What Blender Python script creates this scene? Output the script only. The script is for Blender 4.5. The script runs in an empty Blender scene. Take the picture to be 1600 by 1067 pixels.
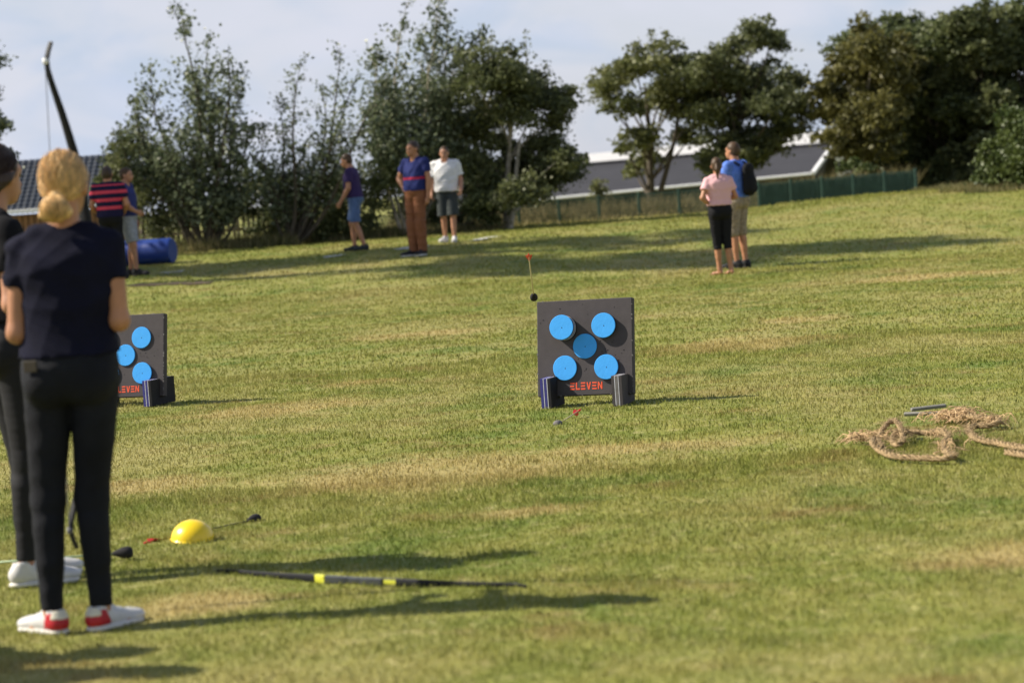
import bpy, math, random
import numpy as np
from mathutils import Vector, Matrix

random.seed(7)
rng = np.random.default_rng(7)
C = bpy.context.scene
COL = C.collection
R = math.radians

# ------------------------------------------------------------------ camera
W_PX, H_PX, FPX = 1600.0, 1067.0, 1600.0 * 85 / 36
CAM = Vector((0, 0, 1.43))
ROLL, PITCH = R(4.0), math.atan((533.5 - 291) / FPX)
Fw = Vector((0, math.cos(PITCH), -math.sin(PITCH)))
R0 = Vector((1, 0, 0))
U0 = Vector((0, math.sin(PITCH), math.cos(PITCH)))
Ri = R0 * math.cos(ROLL) - U0 * math.sin(ROLL)
Up = U0 * math.cos(ROLL) + R0 * math.sin(ROLL)
cam_d = bpy.data.cameras.new('camera')
cam = bpy.data.objects.new('camera', cam_d)
COL.objects.link(cam)
cam.matrix_world = Matrix(((Ri.x, Up.x, -Fw.x, CAM.x), (Ri.y, Up.y, -Fw.y, CAM.y), (Ri.z, Up.z, -Fw.z, CAM.z), (0, 0, 0, 1)))
cam_d.lens = 85
cam_d.sensor_width = 36
cam_d.clip_end = 5000
cam_d.dof.use_dof = True
cam_d.dof.focus_distance = 15.6
cam_d.dof.aperture_fstop = 2.8
C.camera = cam

# ------------------------------------------------------------------ light
SUN_EL, SUN_AZ = 41.0, 5.0          # elevation; degrees behind the picture plane, sun on the left
to_sun = Vector((-math.cos(R(SUN_AZ)) * math.cos(R(SUN_EL)), math.sin(R(SUN_AZ)) * math.cos(R(SUN_EL)), math.sin(R(SUN_EL))))
sd = bpy.data.lights.new('sun', 'SUN')
sd.energy = 5.0
sd.angle = R(0.53)
sd.color = (1.0, 0.92, 0.78)
sun = bpy.data.objects.new('sun', sd)
COL.objects.link(sun)
sun.rotation_euler = to_sun.to_track_quat('Z', 'Y').to_euler()
wd = bpy.data.worlds.new('World')
C.world = wd
wd.use_nodes = True
nt = wd.node_tree
nt.nodes.clear()
wo = nt.nodes.new('ShaderNodeOutputWorld')
bg = nt.nodes.new('ShaderNodeBackground')
bg.inputs['Strength'].default_value = 0.074
sky = nt.nodes.new('ShaderNodeTexSky')
sky.sky_type = 'NISHITA'
sky.sun_disc = False
sky.sun_elevation = R(SUN_EL)
sky.sun_rotation = math.atan2(to_sun.x, to_sun.y)
sky.air_density = 1.0
sky.dust_density = 1.0
sky.ozone_density = 2.0
tc = nt.nodes.new('ShaderNodeTexCoord')
mp = nt.nodes.new('ShaderNodeMapping')
mp.inputs['Scale'].default_value = (9, 9, 20)
mp.inputs['Location'].default_value = (3.1, 1.7, 0.4)
nz = nt.nodes.new('ShaderNodeTexNoise')
nz.inputs['Scale'].default_value = 1.0
nz.inputs['Detail'].default_value = 6
nz.inputs['Roughness'].default_value = 0.5
nz.inputs['Distortion'].default_value = 0.8
rp = nt.nodes.new('ShaderNodeMapRange')
rp.inputs['From Min'].default_value = 0.36
rp.inputs['From Max'].default_value = 0.66
rp.inputs['To Min'].default_value = 0.80
rp.inputs['To Max'].default_value = 1.0
mx = nt.nodes.new('ShaderNodeMix')
mx.data_type = 'RGBA'
cc = nt.nodes.new('ShaderNodeMix')
cc.data_type = 'RGBA'
cc.inputs['A'].default_value = (5.1, 5.8, 7.2, 1)
cc.inputs['B'].default_value = (6.3, 6.5, 7.4, 1)
nz2 = nt.nodes.new('ShaderNodeTexNoise')
nz2.inputs['Scale'].default_value = 1.0
nz2.inputs['Detail'].default_value = 7
nz2.inputs['Distortion'].default_value = 0.6
mp2 = nt.nodes.new('ShaderNodeMapping')
mp2.inputs['Scale'].default_value = (13, 13, 30)
mp2.inputs['Location'].default_value = (0.6, 2.2, 5.1)
rp2 = nt.nodes.new('ShaderNodeMapRange')
rp2.interpolation_type = 'SMOOTHSTEP'
rp2.inputs['From Min'].default_value = 0.36
rp2.inputs['From Max'].default_value = 0.62
nt.links.new(tc.outputs['Generated'], mp2.inputs['Vector'])
nt.links.new(mp2.outputs['Vector'], nz2.inputs['Vector'])
nt.links.new(nz2.outputs['Fac'], rp2.inputs['Value'])
nt.links.new(rp2.outputs['Result'], cc.inputs['Factor'])
nt.links.new(cc.outputs['Result'], mx.inputs['B'])
L = nt.links
L.new(tc.outputs['Generated'], mp.inputs['Vector'])
L.new(mp.outputs['Vector'], nz.inputs['Vector'])
L.new(nz.outputs['Fac'], rp.inputs['Value'])
# the veil of cloud lies low over the horizon and thins upwards
sp = nt.nodes.new('ShaderNodeSeparateXYZ')
L.new(tc.outputs['Generated'], sp.inputs['Vector'])
el = nt.nodes.new('ShaderNodeMapRange')
el.inputs['From Min'].default_value = 0.10
el.inputs['From Max'].default_value = 0.75
el.inputs['To Min'].default_value = 1.0
el.inputs['To Max'].default_value = 0.12
L.new(sp.outputs['Z'], el.inputs['Value'])
ml = nt.nodes.new('ShaderNodeMath')
ml.operation = 'MULTIPLY'
L.new(rp.outputs['Result'], ml.inputs[0])
L.new(el.outputs['Result'], ml.inputs[1])
L.new(ml.outputs[0], mx.inputs['Factor'])
L.new(sky.outputs['Color'], mx.inputs['A'])
L.new(mx.outputs['Result'], bg.inputs['Color'])
L.new(bg.outputs['Background'], wo.inputs['Surface'])
C.view_settings.view_transform = 'Standard'
C.view_settings.look = 'None'
C.view_settings.exposure = 0.62
C.view_settings.gamma = 1.0
C.view_settings.use_curve_mapping = False
C.render.engine = 'CYCLES'
try:
    C.cycles.use_denoising = True
    C.cycles.max_bounces = 6
    C.cycles.transparent_max_bounces = 8
except Exception:
    pass

# ------------------------------------------------------------------ pixel helpers
def ray(px, py):
    return (Fw + Ri * ((px - W_PX / 2) / FPX) + Up * ((H_PX / 2 - py) / FPX)).normalized()

def W(px, py, d):
    r = ray(px, py)
    return CAM + r * (d / r.y)

def sstep(t):
    t = np.clip(t, 0, 1)
    return t * t * (3 - 2 * t)

def zg(x, y):
    x = np.asarray(x, float); y = np.asarray(y, float)
    s = 29 + 3 * sstep((x + 1) / 4)
    z = 0.56 * sstep((y - s) / (47 - s)) + 0.15 * sstep((x - 4) / 4) * sstep((y - 40) / 9) * (1 - sstep((x - 9.5) / 3))
    z = z - 2.4 * sstep((y - 52) / 26)
    near = 1 - sstep((y - 48) / 20)
    z = z + near * (0.012 * np.sin(1.9 * x + 0.8 * np.sin(1.3 * y)) * np.sin(1.4 * y + 0.5 * x)
                    + 0.007 * np.sin(5.1 * x + 1.7 * np.sin(2.1 * y)) * np.sin(4.3 * y + 1.1 * x)
                    + 0.004 * np.sin(11.3 * x + 3 * y) * np.sin(9.7 * y - 4 * x))
    return z

def G(px, py):
    r = ray(px, py)
    t = 5.0
    while t < 70:
        p = CAM + r * t
        if p.z < float(zg(p.x, p.y)):
            a, b = t - 0.25, t
            for _ in range(18):
                m = (a + b) / 2
                p = CAM + r * m
                if p.z < float(zg(p.x, p.y)): b = m
                else: a = m
            p = CAM + r * b
            return Vector((p.x, p.y, float(zg(p.x, p.y))))
        t += 0.25
    p = CAM + r * 50
    return Vector((p.x, p.y, float(zg(p.x, p.y))))

# ------------------------------------------------------------------ object helpers
def tag(o, label=None, cat=None, group=None, kind=None):
    if label: o['label'] = label
    if cat: o['category'] = cat
    if group: o['group'] = group
    if kind: o['kind'] = kind
    return o

def empty(name, loc=(0, 0, 0), rz=0.0, label=None, cat=None, group=None):
    o = bpy.data.objects.new(name, None)
    o.empty_display_size = 0.2
    COL.objects.link(o)
    o.location = loc
    o.rotation_euler = (0, 0, rz)
    return tag(o, label, cat, group)

def mesh_np(name, V, F, mat, parent=None, smooth=False, attrs=None):
    """V (n,3) array, F (m,k) array with k=3 or 4"""
    V = np.ascontiguousarray(V, dtype=np.float32); F = np.ascontiguousarray(F, dtype=np.int32)
    me = bpy.data.meshes.new(name)
    me.vertices.add(len(V)); me.vertices.foreach_set('co', V.ravel())
    k = F.shape[1]
    me.loops.add(F.size); me.loops.foreach_set('vertex_index', F.ravel())
    me.polygons.add(len(F))
    me.polygons.foreach_set('loop_start', np.arange(0, F.size, k, dtype=np.int32))
    me.polygons.foreach_set('loop_total', np.full(len(F), k, dtype=np.int32))
    if smooth: me.polygons.foreach_set('use_smooth', np.ones(len(F), dtype=bool))
    if attrs:
        for an, av in attrs.items():
            a = me.attributes.new(an, 'FLOAT', 'POINT')
            a.data.foreach_set('value', np.ascontiguousarray(av, dtype=np.float32))
    me.update(calc_edges=True)
    me.validate()
    if mat: me.materials.append(mat)
    o = bpy.data.objects.new(name, me)
    COL.objects.link(o)
    if parent: o.parent = parent
    return o

class MB:
    """small mesh collector (polygons of any size)"""
    def __init__(s): s.v = []; s.f = []
    def add(s, vs, fs):
        b = len(s.v); s.v += [tuple(v) for v in vs]; s.f += [tuple(i + b for i in f) for f in fs]
    def box(s, c, d, M=None, bev=0.0):
        x, y, z = d[0] / 2, d[1] / 2, d[2] / 2
        if bev <= 0:
            vs = [Vector((sx * x, sy * y, sz * z)) for sx in (-1, 1) for sy in (-1, 1) for sz in (-1, 1)]
            fs = [(0, 1, 3, 2), (4, 6, 7, 5), (0, 4, 5, 1), (2, 3, 7, 6), (0, 2, 6, 4), (1, 5, 7, 3)]
        else:
            b = bev; vs = []; fs = []
            ring = lambda zz, i: [Vector((a, bb, zz)) for a, bb in ((-x + b, -y + i), (x - b, -y + i), (x - i, -y + b), (x - i, y - b), (x - b, y - i), (-x + b, y - i), (-x + i, y - b), (-x + i, -y + b))]
            rs = [ring(-z, b), ring(-z + b, 0), ring(z - b, 0), ring(z, b)]
            for r_ in rs: vs += r_
            for q in range(3):
                for i in range(8):
                    j = (i + 1) % 8
                    fs.append((q * 8 + i, q * 8 + j, q * 8 + 8 + j, q * 8 + 8 + i))
            fs.append(tuple(range(7, -1, -1))); fs.append(tuple(range(24, 32)))
        c = Vector(c)
        s.add([(M @ v if M else v) + c for v in vs], fs)
    def tube(s, pts, rad, n=8, caps=True):
        pts = [Vector(p) for p in pts]
        if not hasattr(rad, '__len__'): rad = [rad] * len(pts)
        b = len(s.v); u = None
        for i, p in enumerate(pts):
            t = (pts[min(i + 1, len(pts) - 1)] - pts[max(i - 1, 0)])
            t = t.normalized() if t.length > 1e-9 else Vector((0, 0, 1))
            if u is None: u = t.orthogonal().normalized()
            u = (u - t * u.dot(t)); u = u.normalized() if u.length > 1e-6 else t.orthogonal().normalized()
            w = t.cross(u)
            for k in range(n):
                a = 2 * math.pi * k / n
                s.v.append(tuple(p + (u * math.cos(a) + w * math.sin(a)) * rad[i]))
        for i in range(len(pts) - 1):
            for k in range(n):
                j = (k + 1) % n
                s.f.append((b + i * n + k, b + i * n + j, b + (i + 1) * n + j, b + (i + 1) * n + k))
        if caps:
            s.f.append(tuple(b + k for k in range(n - 1, -1, -1)))
            s.f.append(tuple(b + (len(pts) - 1) * n + k for k in range(n)))
    def lathe(s, prof, n=24, M=None):
        b = len(s.v)
        for r_, z in prof:
            for k in range(n):
                a = 2 * math.pi * k / n
                v = Vector((r_ * math.cos(a), r_ * math.sin(a), z))
                s.v.append(tuple(M @ v if M else v))
        for i in range(len(prof) - 1):
            for k in range(n):
                j = (k + 1) % n
                s.f.append((b + i * n + k, b + i * n + j, b + (i + 1) * n + j, b + (i + 1) * n + k))
        s.f.append(tuple(b + k for k in range(n - 1, -1, -1)))
        s.f.append(tuple(b + (len(prof) - 1) * n + k for k in range(n)))
    def build(s, name, mat, parent=None, smooth=False, auto=None):
        me = bpy.data.meshes.new(name)
        me.from_pydata(s.v, [], s.f)
        me.update()
        if smooth:
            for p in me.polygons: p.use_smooth = True
            if auto is not None:
                try: me.set_sharp_from_angle(angle=R(auto))
                except Exception: pass
        if mat: me.materials.append(mat)
        o = bpy.data.objects.new(name, me)
        COL.objects.link(o)
        if parent: o.parent = parent
        return o

# ------------------------------------------------------------------ materials
def mat(name, col, rough=0.8, spec=0.3, var=0.0, vscale=20.0, bump=0.0, bscale=60.0, metal=0.0, stretch=None, sheen=0.0, coat=0.0):
    m = bpy.data.materials.new(name); m.use_nodes = True
    n = m.node_tree; b = n.nodes['Principled BSDF']
    b.inputs['Base Color'].default_value = (*col, 1)
    b.inputs['Roughness'].default_value = rough
    b.inputs['Specular IOR Level'].default_value = spec
    b.inputs['Metallic'].default_value = metal
    if sheen:
        b.inputs['Sheen Weight'].default_value = sheen
    if coat: b.inputs['Coat Weight'].default_value = coat
    if var or bump:
        t = n.nodes.new('ShaderNodeTexCoord'); mp_ = n.nodes.new('ShaderNodeMapping')
        if stretch: mp_.inputs['Scale'].default_value = stretch
        n.links.new(t.outputs['Object'], mp_.inputs['Vector'])
    if var:
        z = n.nodes.new('ShaderNodeTexNoise'); z.inputs['Scale'].default_value = vscale; z.inputs['Detail'].default_value = 5
        z.inputs['Roughness'].default_value = 0.6
        n.links.new(mp_.outputs['Vector'], z.inputs['Vector'])
        r_ = n.nodes.new('ShaderNodeMapRange')
        r_.inputs['From Min'].default_value = 0.3; r_.inputs['From Max'].default_value = 0.7
        r_.inputs['To Min'].default_value = 1 - var; r_.inputs['To Max'].default_value = 1 + var
        n.links.new(z.outputs['Fac'], r_.inputs['Value'])
        h = n.nodes.new('ShaderNodeVectorMath'); h.operation = 'SCALE'
        h.inputs[0].default_value = col
        n.links.new(r_.outputs['Result'], h.inputs['Scale'])
        n.links.new(h.outputs['Vector'], b.inputs['Base Color'])
    if bump:
        z2 = n.nodes.new('ShaderNodeTexNoise'); z2.inputs['Scale'].default_value = bscale; z2.inputs['Detail'].default_value = 4
        n.links.new(mp_.outputs['Vector'], z2.inputs['Vector'])
        bm_ = n.nodes.new('ShaderNodeBump'); bm_.inputs['Strength'].default_value = bump; bm_.inputs['Distance'].default_value = 0.01
        n.links.new(z2.outputs['Fac'], bm_.inputs['Height'])
        n.links.new(bm_.outputs['Normal'], b.inputs['Normal'])
    return m

def lawn_colour(n):
    """patchy dry and green turf colour from world position; used by soil and blades"""
    g = n.nodes.new('ShaderNodeNewGeometry')
    def noise(scale, detail, rough, off, st=(1, 1, 0)):
        mp_ = n.nodes.new('ShaderNodeMapping'); mp_.inputs['Location'].default_value = off; mp_.inputs['Scale'].default_value = st
        n.links.new(g.outputs['Position'], mp_.inputs['Vector'])
        z = n.nodes.new('ShaderNodeTexNoise'); z.inputs['Scale'].default_value = scale; z.inputs['Detail'].default_value = detail
        z.inputs['Roughness'].default_value = rough
        n.links.new(mp_.outputs['Vector'], z.inputs['Vector'])
        return z.outputs['Fac']
    def ramp(s, a, b, lo=0.0, hi=1.0):
        r_ = n.nodes.new('ShaderNodeMapRange'); r_.interpolation_type = 'SMOOTHSTEP'
        r_.inputs['From Min'].default_value = a; r_.inputs['From Max'].default_value = b
        r_.inputs['To Min'].default_value = lo; r_.inputs['To Max'].default_value = hi
        n.links.new(s, r_.inputs['Value']); return r_.outputs['Result']
    def mix(f, a, b):
        m_ = n.nodes.new('ShaderNodeMix'); m_.data_type = 'RGBA'
        n.links.new(f, m_.inputs['Factor'])
        for k, s in (('A', a), ('B', b)):
            if isinstance(s, tuple): m_.inputs[k].default_value = (*s, 1)
            else: n.links.new(s, m_.inputs[k])
        return m_.outputs['Result']
    big = noise(0.42, 6, 0.62, (3.3, 8.1, 0), (1.0, 0.75, 0))
    mid = noise(2.3, 5, 0.65, (1.0, 5.0, 0))
    fine = noise(11, 3, 0.6, (7.0, 2.0, 0))
    lush = noise(0.8, 5, 0.6, (12.0, 4.4, 0))
    c1 = mix(ramp(mid, 0.35, 0.65), LAWN[0], LAWN[1])
    c2 = mix(ramp(big, 0.42, 0.74, 0, 0.85), c1, LAWN[2])
    c3 = mix(ramp(lush, 0.52, 0.68, 0, 0.75), c2, LAWN[3])
    c4 = mix(ramp(fine, 0.50, 0.76, 0, 0.6), c3, LAWN[4])
    prev = None
    for px, py, rx, ry in DRY:
        p = G(px, py)
        a = n.nodes.new('ShaderNodeVectorMath'); a.operation = 'SUBTRACT'; n.links.new(g.outputs['Position'], a.inputs[0]); a.inputs[1].default_value = p
        b_ = n.nodes.new('ShaderNodeVectorMath'); b_.operation = 'MULTIPLY'; n.links.new(a.outputs['Vector'], b_.inputs[0]); b_.inputs[1].default_value = (1 / rx, 1 / ry, 0)
        l = n.nodes.new('ShaderNodeVectorMath'); l.operation = 'LENGTH'; n.links.new(b_.outputs['Vector'], l.inputs[0])
        r1 = ramp(l.outputs['Value'], 1.0, 0.1)
        if prev is not None:
            q = n.nodes.new('ShaderNodeMath'); q.operation = 'MAXIMUM'; n.links.new(prev, q.inputs[0]); n.links.new(r1, q.inputs[1]); r1 = q.outputs[0]
        prev = r1
    q = n.nodes.new('ShaderNodeMath'); q.operation = 'MULTIPLY_ADD'; n.links.new(prev, q.inputs[0]); q.inputs[1].default_value = 0.42
    n.links.new(noise(2.4, 7, 0.75, (4.0, 9.0, 0), (1.0, 1.2, 0)), q.inputs[2])
    c4 = mix(ramp(q.outputs[0], 0.56, 0.95, 0, 0.6), c4, (0.44, 0.325, 0.145))
    brown = noise(1.1, 4, 0.7, (21.0, 14.4, 0), (1.0, 1.6, 0))
    return mix(ramp(brown, 0.54, 0.70, 0, 0.7), c4, LAWN[5])

#        mid green            olive                straw               lush green            pale straw           brownish
LAWN = [(0.170, 0.196, 0.036), (0.242, 0.240, 0.058), (0.340, 0.290, 0.112), (0.112, 0.168, 0.028), (0.46, 0.40, 0.19), (0.25, 0.185, 0.068)]
DRY = [(690, 735, 1.9, 1.3), (420, 640, 1.3, 1.1), (1160, 540, 1.5, 1.3), (640, 525, 1.5, 1.0), (1450, 432, 2.2, 1.2), (1560, 870, 0.6, 0.5), (330, 940, 0.5, 0.5), (980, 700, 1.4, 0.5), (240, 760, 0.8, 0.8), (1250, 500, 0.9, 0.9), (560, 600, 0.6, 0.5), (820, 800, 0.4, 0.35)]

def lawn_mat(name, gain, blades):
    m = bpy.data.materials.new(name); m.use_nodes = True
    n = m.node_tree; b = n.nodes['Principled BSDF']
    c = lawn_colour(n)
    s = n.nodes.new('ShaderNodeVectorMath'); s.operation = 'SCALE'
    n.links.new(c, s.inputs[0])
    b.inputs['Roughness'].default_value = 0.75
    b.inputs['Specular IOR Level'].default_value = 0.15
    if blades:
        a = n.nodes.new('ShaderNodeAttribute'); a.attribute_name = 'rnd'
        r_ = n.nodes.new('ShaderNodeMapRange')
        r_.inputs['To Min'].default_value = 0.68 * gain; r_.inputs['To Max'].default_value = 1.32 * gain
        n.links.new(a.outputs['Fac'], r_.inputs['Value'])
        n.links.new(r_.outputs['Result'], s.inputs['Scale'])
        tr = n.nodes.new('ShaderNodeBsdfTranslucent'); ms = n.nodes.new('ShaderNodeMixShader')
        ms.inputs['Fac'].default_value = 0.28
        n.links.new(s.outputs['Vector'], tr.inputs['Color'])
        n.links.new(s.outputs['Vector'], b.inputs['Base Color'])
        n.links.new(b.outputs['BSDF'], ms.inputs[1]); n.links.new(tr.outputs['BSDF'], ms.inputs[2])
        n.links.new(ms.outputs['Shader'], n.nodes['Material Output'].inputs['Surface'])
    else:
        s.inputs['Scale'].default_value = gain
        n.links.new(s.outputs['Vector'], b.inputs['Base Color'])
        z2 = n.nodes.new('ShaderNodeTexNoise'); z2.inputs['Scale'].default_value = 30; z2.inputs['Detail'].default_value = 6
        g = n.nodes.new('ShaderNodeNewGeometry'); n.links.new(g.outputs['Position'], z2.inputs['Vector'])
        bm_ = n.nodes.new('ShaderNodeBump'); bm_.inputs['Strength'].default_value = 0.6; bm_.inputs['Distance'].default_value = 0.03
        n.links.new(z2.outputs['Fac'], bm_.inputs['Height']); n.links.new(bm_.outputs['Normal'], b.inputs['Normal'])
    return m

def leaf_mat(name, dark, light, trans=0.3, rough=0.5):
    m = bpy.data.materials.new(name); m.use_nodes = True
    n = m.node_tree; b = n.nodes['Principled BSDF']
    a = n.nodes.new('ShaderNodeAttribute'); a.attribute_name = 'rnd'
    mx_ = n.nodes.new('ShaderNodeMix'); mx_.data_type = 'RGBA'
    mx_.inputs['A'].default_value = (*dark, 1); mx_.inputs['B'].default_value = (*light, 1)
    n.links.new(a.outputs['Fac'], mx_.inputs['Factor'])
    b.inputs['Roughness'].default_value = rough
    b.inputs['Specular IOR Level'].default_value = 0.35
    tr = n.nodes.new('ShaderNodeBsdfTranslucent'); ms = n.nodes.new('ShaderNodeMixShader')
    ms.inputs['Fac'].default_value = trans
    n.links.new(mx_.outputs['Result'], b.inputs['Base Color']); n.links.new(mx_.outputs['Result'], tr.inputs['Color'])
    n.links.new(b.outputs['BSDF'], ms.inputs[1]); n.links.new(tr.outputs['BSDF'], ms.inputs[2])
    n.links.new(ms.outputs['Shader'], n.nodes['Material Output'].inputs['Surface'])
    return m

def bands_mat(name, c1, c2, z0, z1, period, duty):
    """horizontal stripes between heights z0 and z1 of the garment, plain c1 elsewhere"""
    m = mat(name, c1, rough=0.85, spec=0.2, bump=0.3, bscale=250)
    n = m.node_tree; b = n.nodes['Principled BSDF']
    t = n.nodes.new('ShaderNodeTexCoord'); s = n.nodes.new('ShaderNodeSeparateXYZ')
    n.links.new(t.outputs['Object'], s.inputs['Vector'])
    def mth(op, a, bb):
        q = n.nodes.new('ShaderNodeMath'); q.operation = op
        for i, v in enumerate((a, bb)):
            if isinstance(v, (int, float)): q.inputs[i].default_value = v
            else: n.links.new(v, q.inputs[i])
        return q.outputs[0]
    u = mth('FRACT', mth('DIVIDE', mth('SUBTRACT', s.outputs['Z'], z0), period), 0)
    f = mth('MULTIPLY', mth('LESS_THAN', u, duty), mth('MULTIPLY', mth('GREATER_THAN', s.outputs['Z'], z0), mth('LESS_THAN', s.outputs['Z'], z1)))
    mx_ = n.nodes.new('ShaderNodeMix'); mx_.data_type = 'RGBA'
    mx_.inputs['A'].default_value = (*c1, 1); mx_.inputs['B'].default_value = (*c2, 1)
    n.links.new(f, mx_.inputs['Factor']); n.links.new(mx_.outputs['Result'], b.inputs['Base Color'])
    return m

M = {}
M['soil'] = lawn_mat('turf_soil', 0.95, False)
M['blade'] = lawn_mat('grass_blade', 1.18, True)
M['skin'] = mat('skin', (0.43, 0.215, 0.130), rough=0.5, spec=0.4, var=0.12, vscale=12)
M['skin_tan'] = mat('tanned_skin', (0.42, 0.20, 0.11), rough=0.5, spec=0.4, var=0.12, vscale=12)
M['navy_tee'] = mat('navy_jersey', (0.0065, 0.007, 0.019), rough=0.9, spec=0.15, var=0.2, vscale=8, bump=0.3, bscale=300)
M['black_tee'] = mat('black_jersey', (0.008, 0.008, 0.010), rough=0.9, spec=0.15, bump=0.3, bscale=300)
M['black_jeans'] = mat('black_denim', (0.009, 0.010, 0.014), rough=0.8, spec=0.2, var=0.35, vscale=7, bump=0.4, bscale=320)
M['leggings'] = mat('dark_grey_leggings', (0.014, 0.014, 0.017), rough=0.75, spec=0.25, var=0.15, vscale=8)
M['black_cloth'] = mat('black_cloth', (0.010, 0.010, 0.012), rough=0.85, spec=0.2)
M['white_leather'] = mat('white_leather', (0.58, 0.57, 0.56), rough=0.5, spec=0.4, var=0.06, vscale=30)
M['red_leather'] = mat('red_leather', (0.42, 0.015, 0.025), rough=0.5, spec=0.4, var=0.15, vscale=40)
M['cream_leather'] = mat('cream_leather', (0.66, 0.62, 0.50), rough=0.55)
M['rubber_white'] = mat('white_rubber', (0.62, 0.60, 0.56), rough=0.7, var=0.15, vscale=25)
M['black_shoe'] = mat('black_shoe', (0.015, 0.015, 0.017), rough=0.6)
M['blonde'] = mat('blonde_hair', (0.78, 0.50, 0.21), rough=0.45, spec=0.4, var=0.60, vscale=26, stretch=(5, 5, 0.7), bump=0.8, bscale=60)
M['brown_hair'] = mat('dark_brown_hair', (0.040, 0.022, 0.014), rough=0.45, spec=0.4, var=0.4, vscale=30, stretch=(4, 4, 0.8), bump=0.6, bscale=50)
M['mid_hair'] = mat('brown_hair', (0.07, 0.04, 0.02), rough=0.5, var=0.3, vscale=30)
M['eye'] = mat('eye', (0.03, 0.025, 0.02), rough=0.15, spec=0.6)
M['royal_tee'] = mat('navy_blue_polo', (0.018, 0.028, 0.13), rough=0.85, bump=0.2, bscale=250)
M['purple_tee'] = mat('dark_purple_shirt', (0.035, 0.020, 0.085), rough=0.85)
M['white_tee'] = mat('white_cotton', (0.70, 0.69, 0.70), rough=0.85, bump=0.2, bscale=60)
M['pink_tee'] = mat('pink_cotton', (0.72, 0.42, 0.44), rough=0.85, bump=0.2, bscale=60)
M['blue_tee'] = mat('sky_blue_cotton', (0.10, 0.20, 0.62), rough=0.85, var=0.25, vscale=25)
M['brown_trousers'] = mat('rust_brown_cotton', (0.21, 0.085, 0.040), rough=0.85, var=0.12, vscale=10)
M['denim'] = mat('blue_denim', (0.085, 0.14, 0.28), rough=0.85, var=0.25, vscale=14)
M['khaki'] = mat('khaki_check_cotton', (0.27, 0.22, 0.16), rough=0.85, var=0.4, vscale=30)
M['grey_shorts'] = mat('dark_grey_cotton', (0.040, 0.048, 0.048), rough=0.85)
M['pale_shorts'] = mat('pale_grey_cotton', (0.30, 0.32, 0.36), rough=0.85, var=0.2, vscale=20)
M['foam_grey'] = mat('charcoal_foam', (0.070, 0.062, 0.066), rough=0.8, spec=0.25, var=0.10, vscale=14, bump=0.08, bscale=90)
M['foam_grey_light'] = mat('grey_foam', (0.16, 0.15, 0.15), rough=0.85, var=0.15, vscale=30)
M['foam_dark'] = mat('black_foam', (0.018, 0.017, 0.020), rough=0.85, var=0.2, vscale=30)
M['foam_navy'] = mat('violet_blue_foam', (0.050, 0.050, 0.22), rough=0.8, var=0.12, vscale=30)
M['foam_white'] = mat('white_foam', (0.66, 0.66, 0.72), rough=0.8, var=0.1, vscale=30)
M['disc_blue'] = mat('sky_blue_foam', (0.060, 0.37, 0.88), rough=0.75, spec=0.2, var=0.05, vscale=18, bump=0.12, bscale=80)
M['letter'] = mat('orange_red_print', (0.78, 0.105, 0.045), rough=0.7)
M['arrow_red'] = mat('red_plastic', (0.62, 0.020, 0.018), rough=0.4, spec=0.4)
M['shaft'] = mat('pale_yellow_shaft', (0.52, 0.45, 0.25), rough=0.4, spec=0.4)
M['shaft_dull'] = mat('straw_olive_shaft', (0.20, 0.18, 0.06), rough=0.7)
M['shaft_green'] = mat('pale_green_shaft', (0.46, 0.60, 0.38), rough=0.4, spec=0.4)
M['yellow'] = mat('yellow_plastic', (0.88, 0.62, 0.012), rough=0.33, spec=0.5, var=0.04, vscale=10, coat=0.2)
M['bow_black'] = mat('black_bow_limb', (0.008, 0.009, 0.012), rough=0.62, spec=0.3)
M['bow_yellow'] = mat('lime_yellow_wood', (0.62, 0.62, 0.06), rough=0.45)
M['bow_grey'] = mat('grey_riser', (0.05, 0.055, 0.06), rough=0.35, spec=0.5)
M['string'] = mat('bow_string', (0.16, 0.16, 0.18), rough=0.7)
M['rope'] = mat('hemp_rope', (0.36, 0.26, 0.145), rough=0.9, spec=0.1, var=0.35, vscale=40, bump=0.5, bscale=200)
M['fibre'] = mat('frayed_hemp', (0.52, 0.36, 0.20), rough=0.85, spec=0.15, var=0.3, vscale=30)
M['grey_wood'] = mat('weathered_board', (0.23, 0.22, 0.195), rough=0.9, spec=0.1, var=0.25, vscale=20, stretch=(1, 8, 8))
M['roll_blue'] = mat('royal_blue_vinyl', (0.010, 0.035, 0.20), rough=0.4, spec=0.45, var=0.1, vscale=6)
M['roll_end'] = mat('royal_blue_vinyl_end', (0.014, 0.050, 0.27), rough=0.45, spec=0.4)
M['line_paint'] = mat('line_paint', (0.55, 0.55, 0.50), rough=0.9, var=0.2, vscale=12)
M['dirt'] = mat('bare_earth', (0.075, 0.055, 0.035), rough=0.95, var=0.4, vscale=9, bump=0.6, bscale=30)
M['roof_dark'] = mat('slate_blue_roof_tile', (0.030, 0.036, 0.048), rough=0.5, spec=0.4, var=0.2, vscale=4)
M['roof_grey'] = mat('grey_roof_sheet', (0.042, 0.041, 0.046), rough=0.7, var=0.12, vscale=0.6)
M['roof_white'] = mat('white_roof_sheet', (0.55, 0.54, 0.53), rough=0.6, var=0.05, vscale=0.5)
M['white_paint'] = mat('white_paint', (0.78, 0.78, 0.78), rough=0.6)
M['dark_wall'] = mat('shade_toned_timber_wall', (0.025, 0.028, 0.028), rough=0.85, var=0.3, vscale=2)  # shade on the barn wall below its eave is put into this colour
M['plank'] = mat('brown_plank', (0.26, 0.14, 0.075), rough=0.85, var=0.3, vscale=8, stretch=(6, 6, 1))
M['picket'] = mat('weathered_picket', (0.27, 0.22, 0.155), rough=0.9, var=0.35, vscale=10, stretch=(5, 5, 1))
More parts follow.
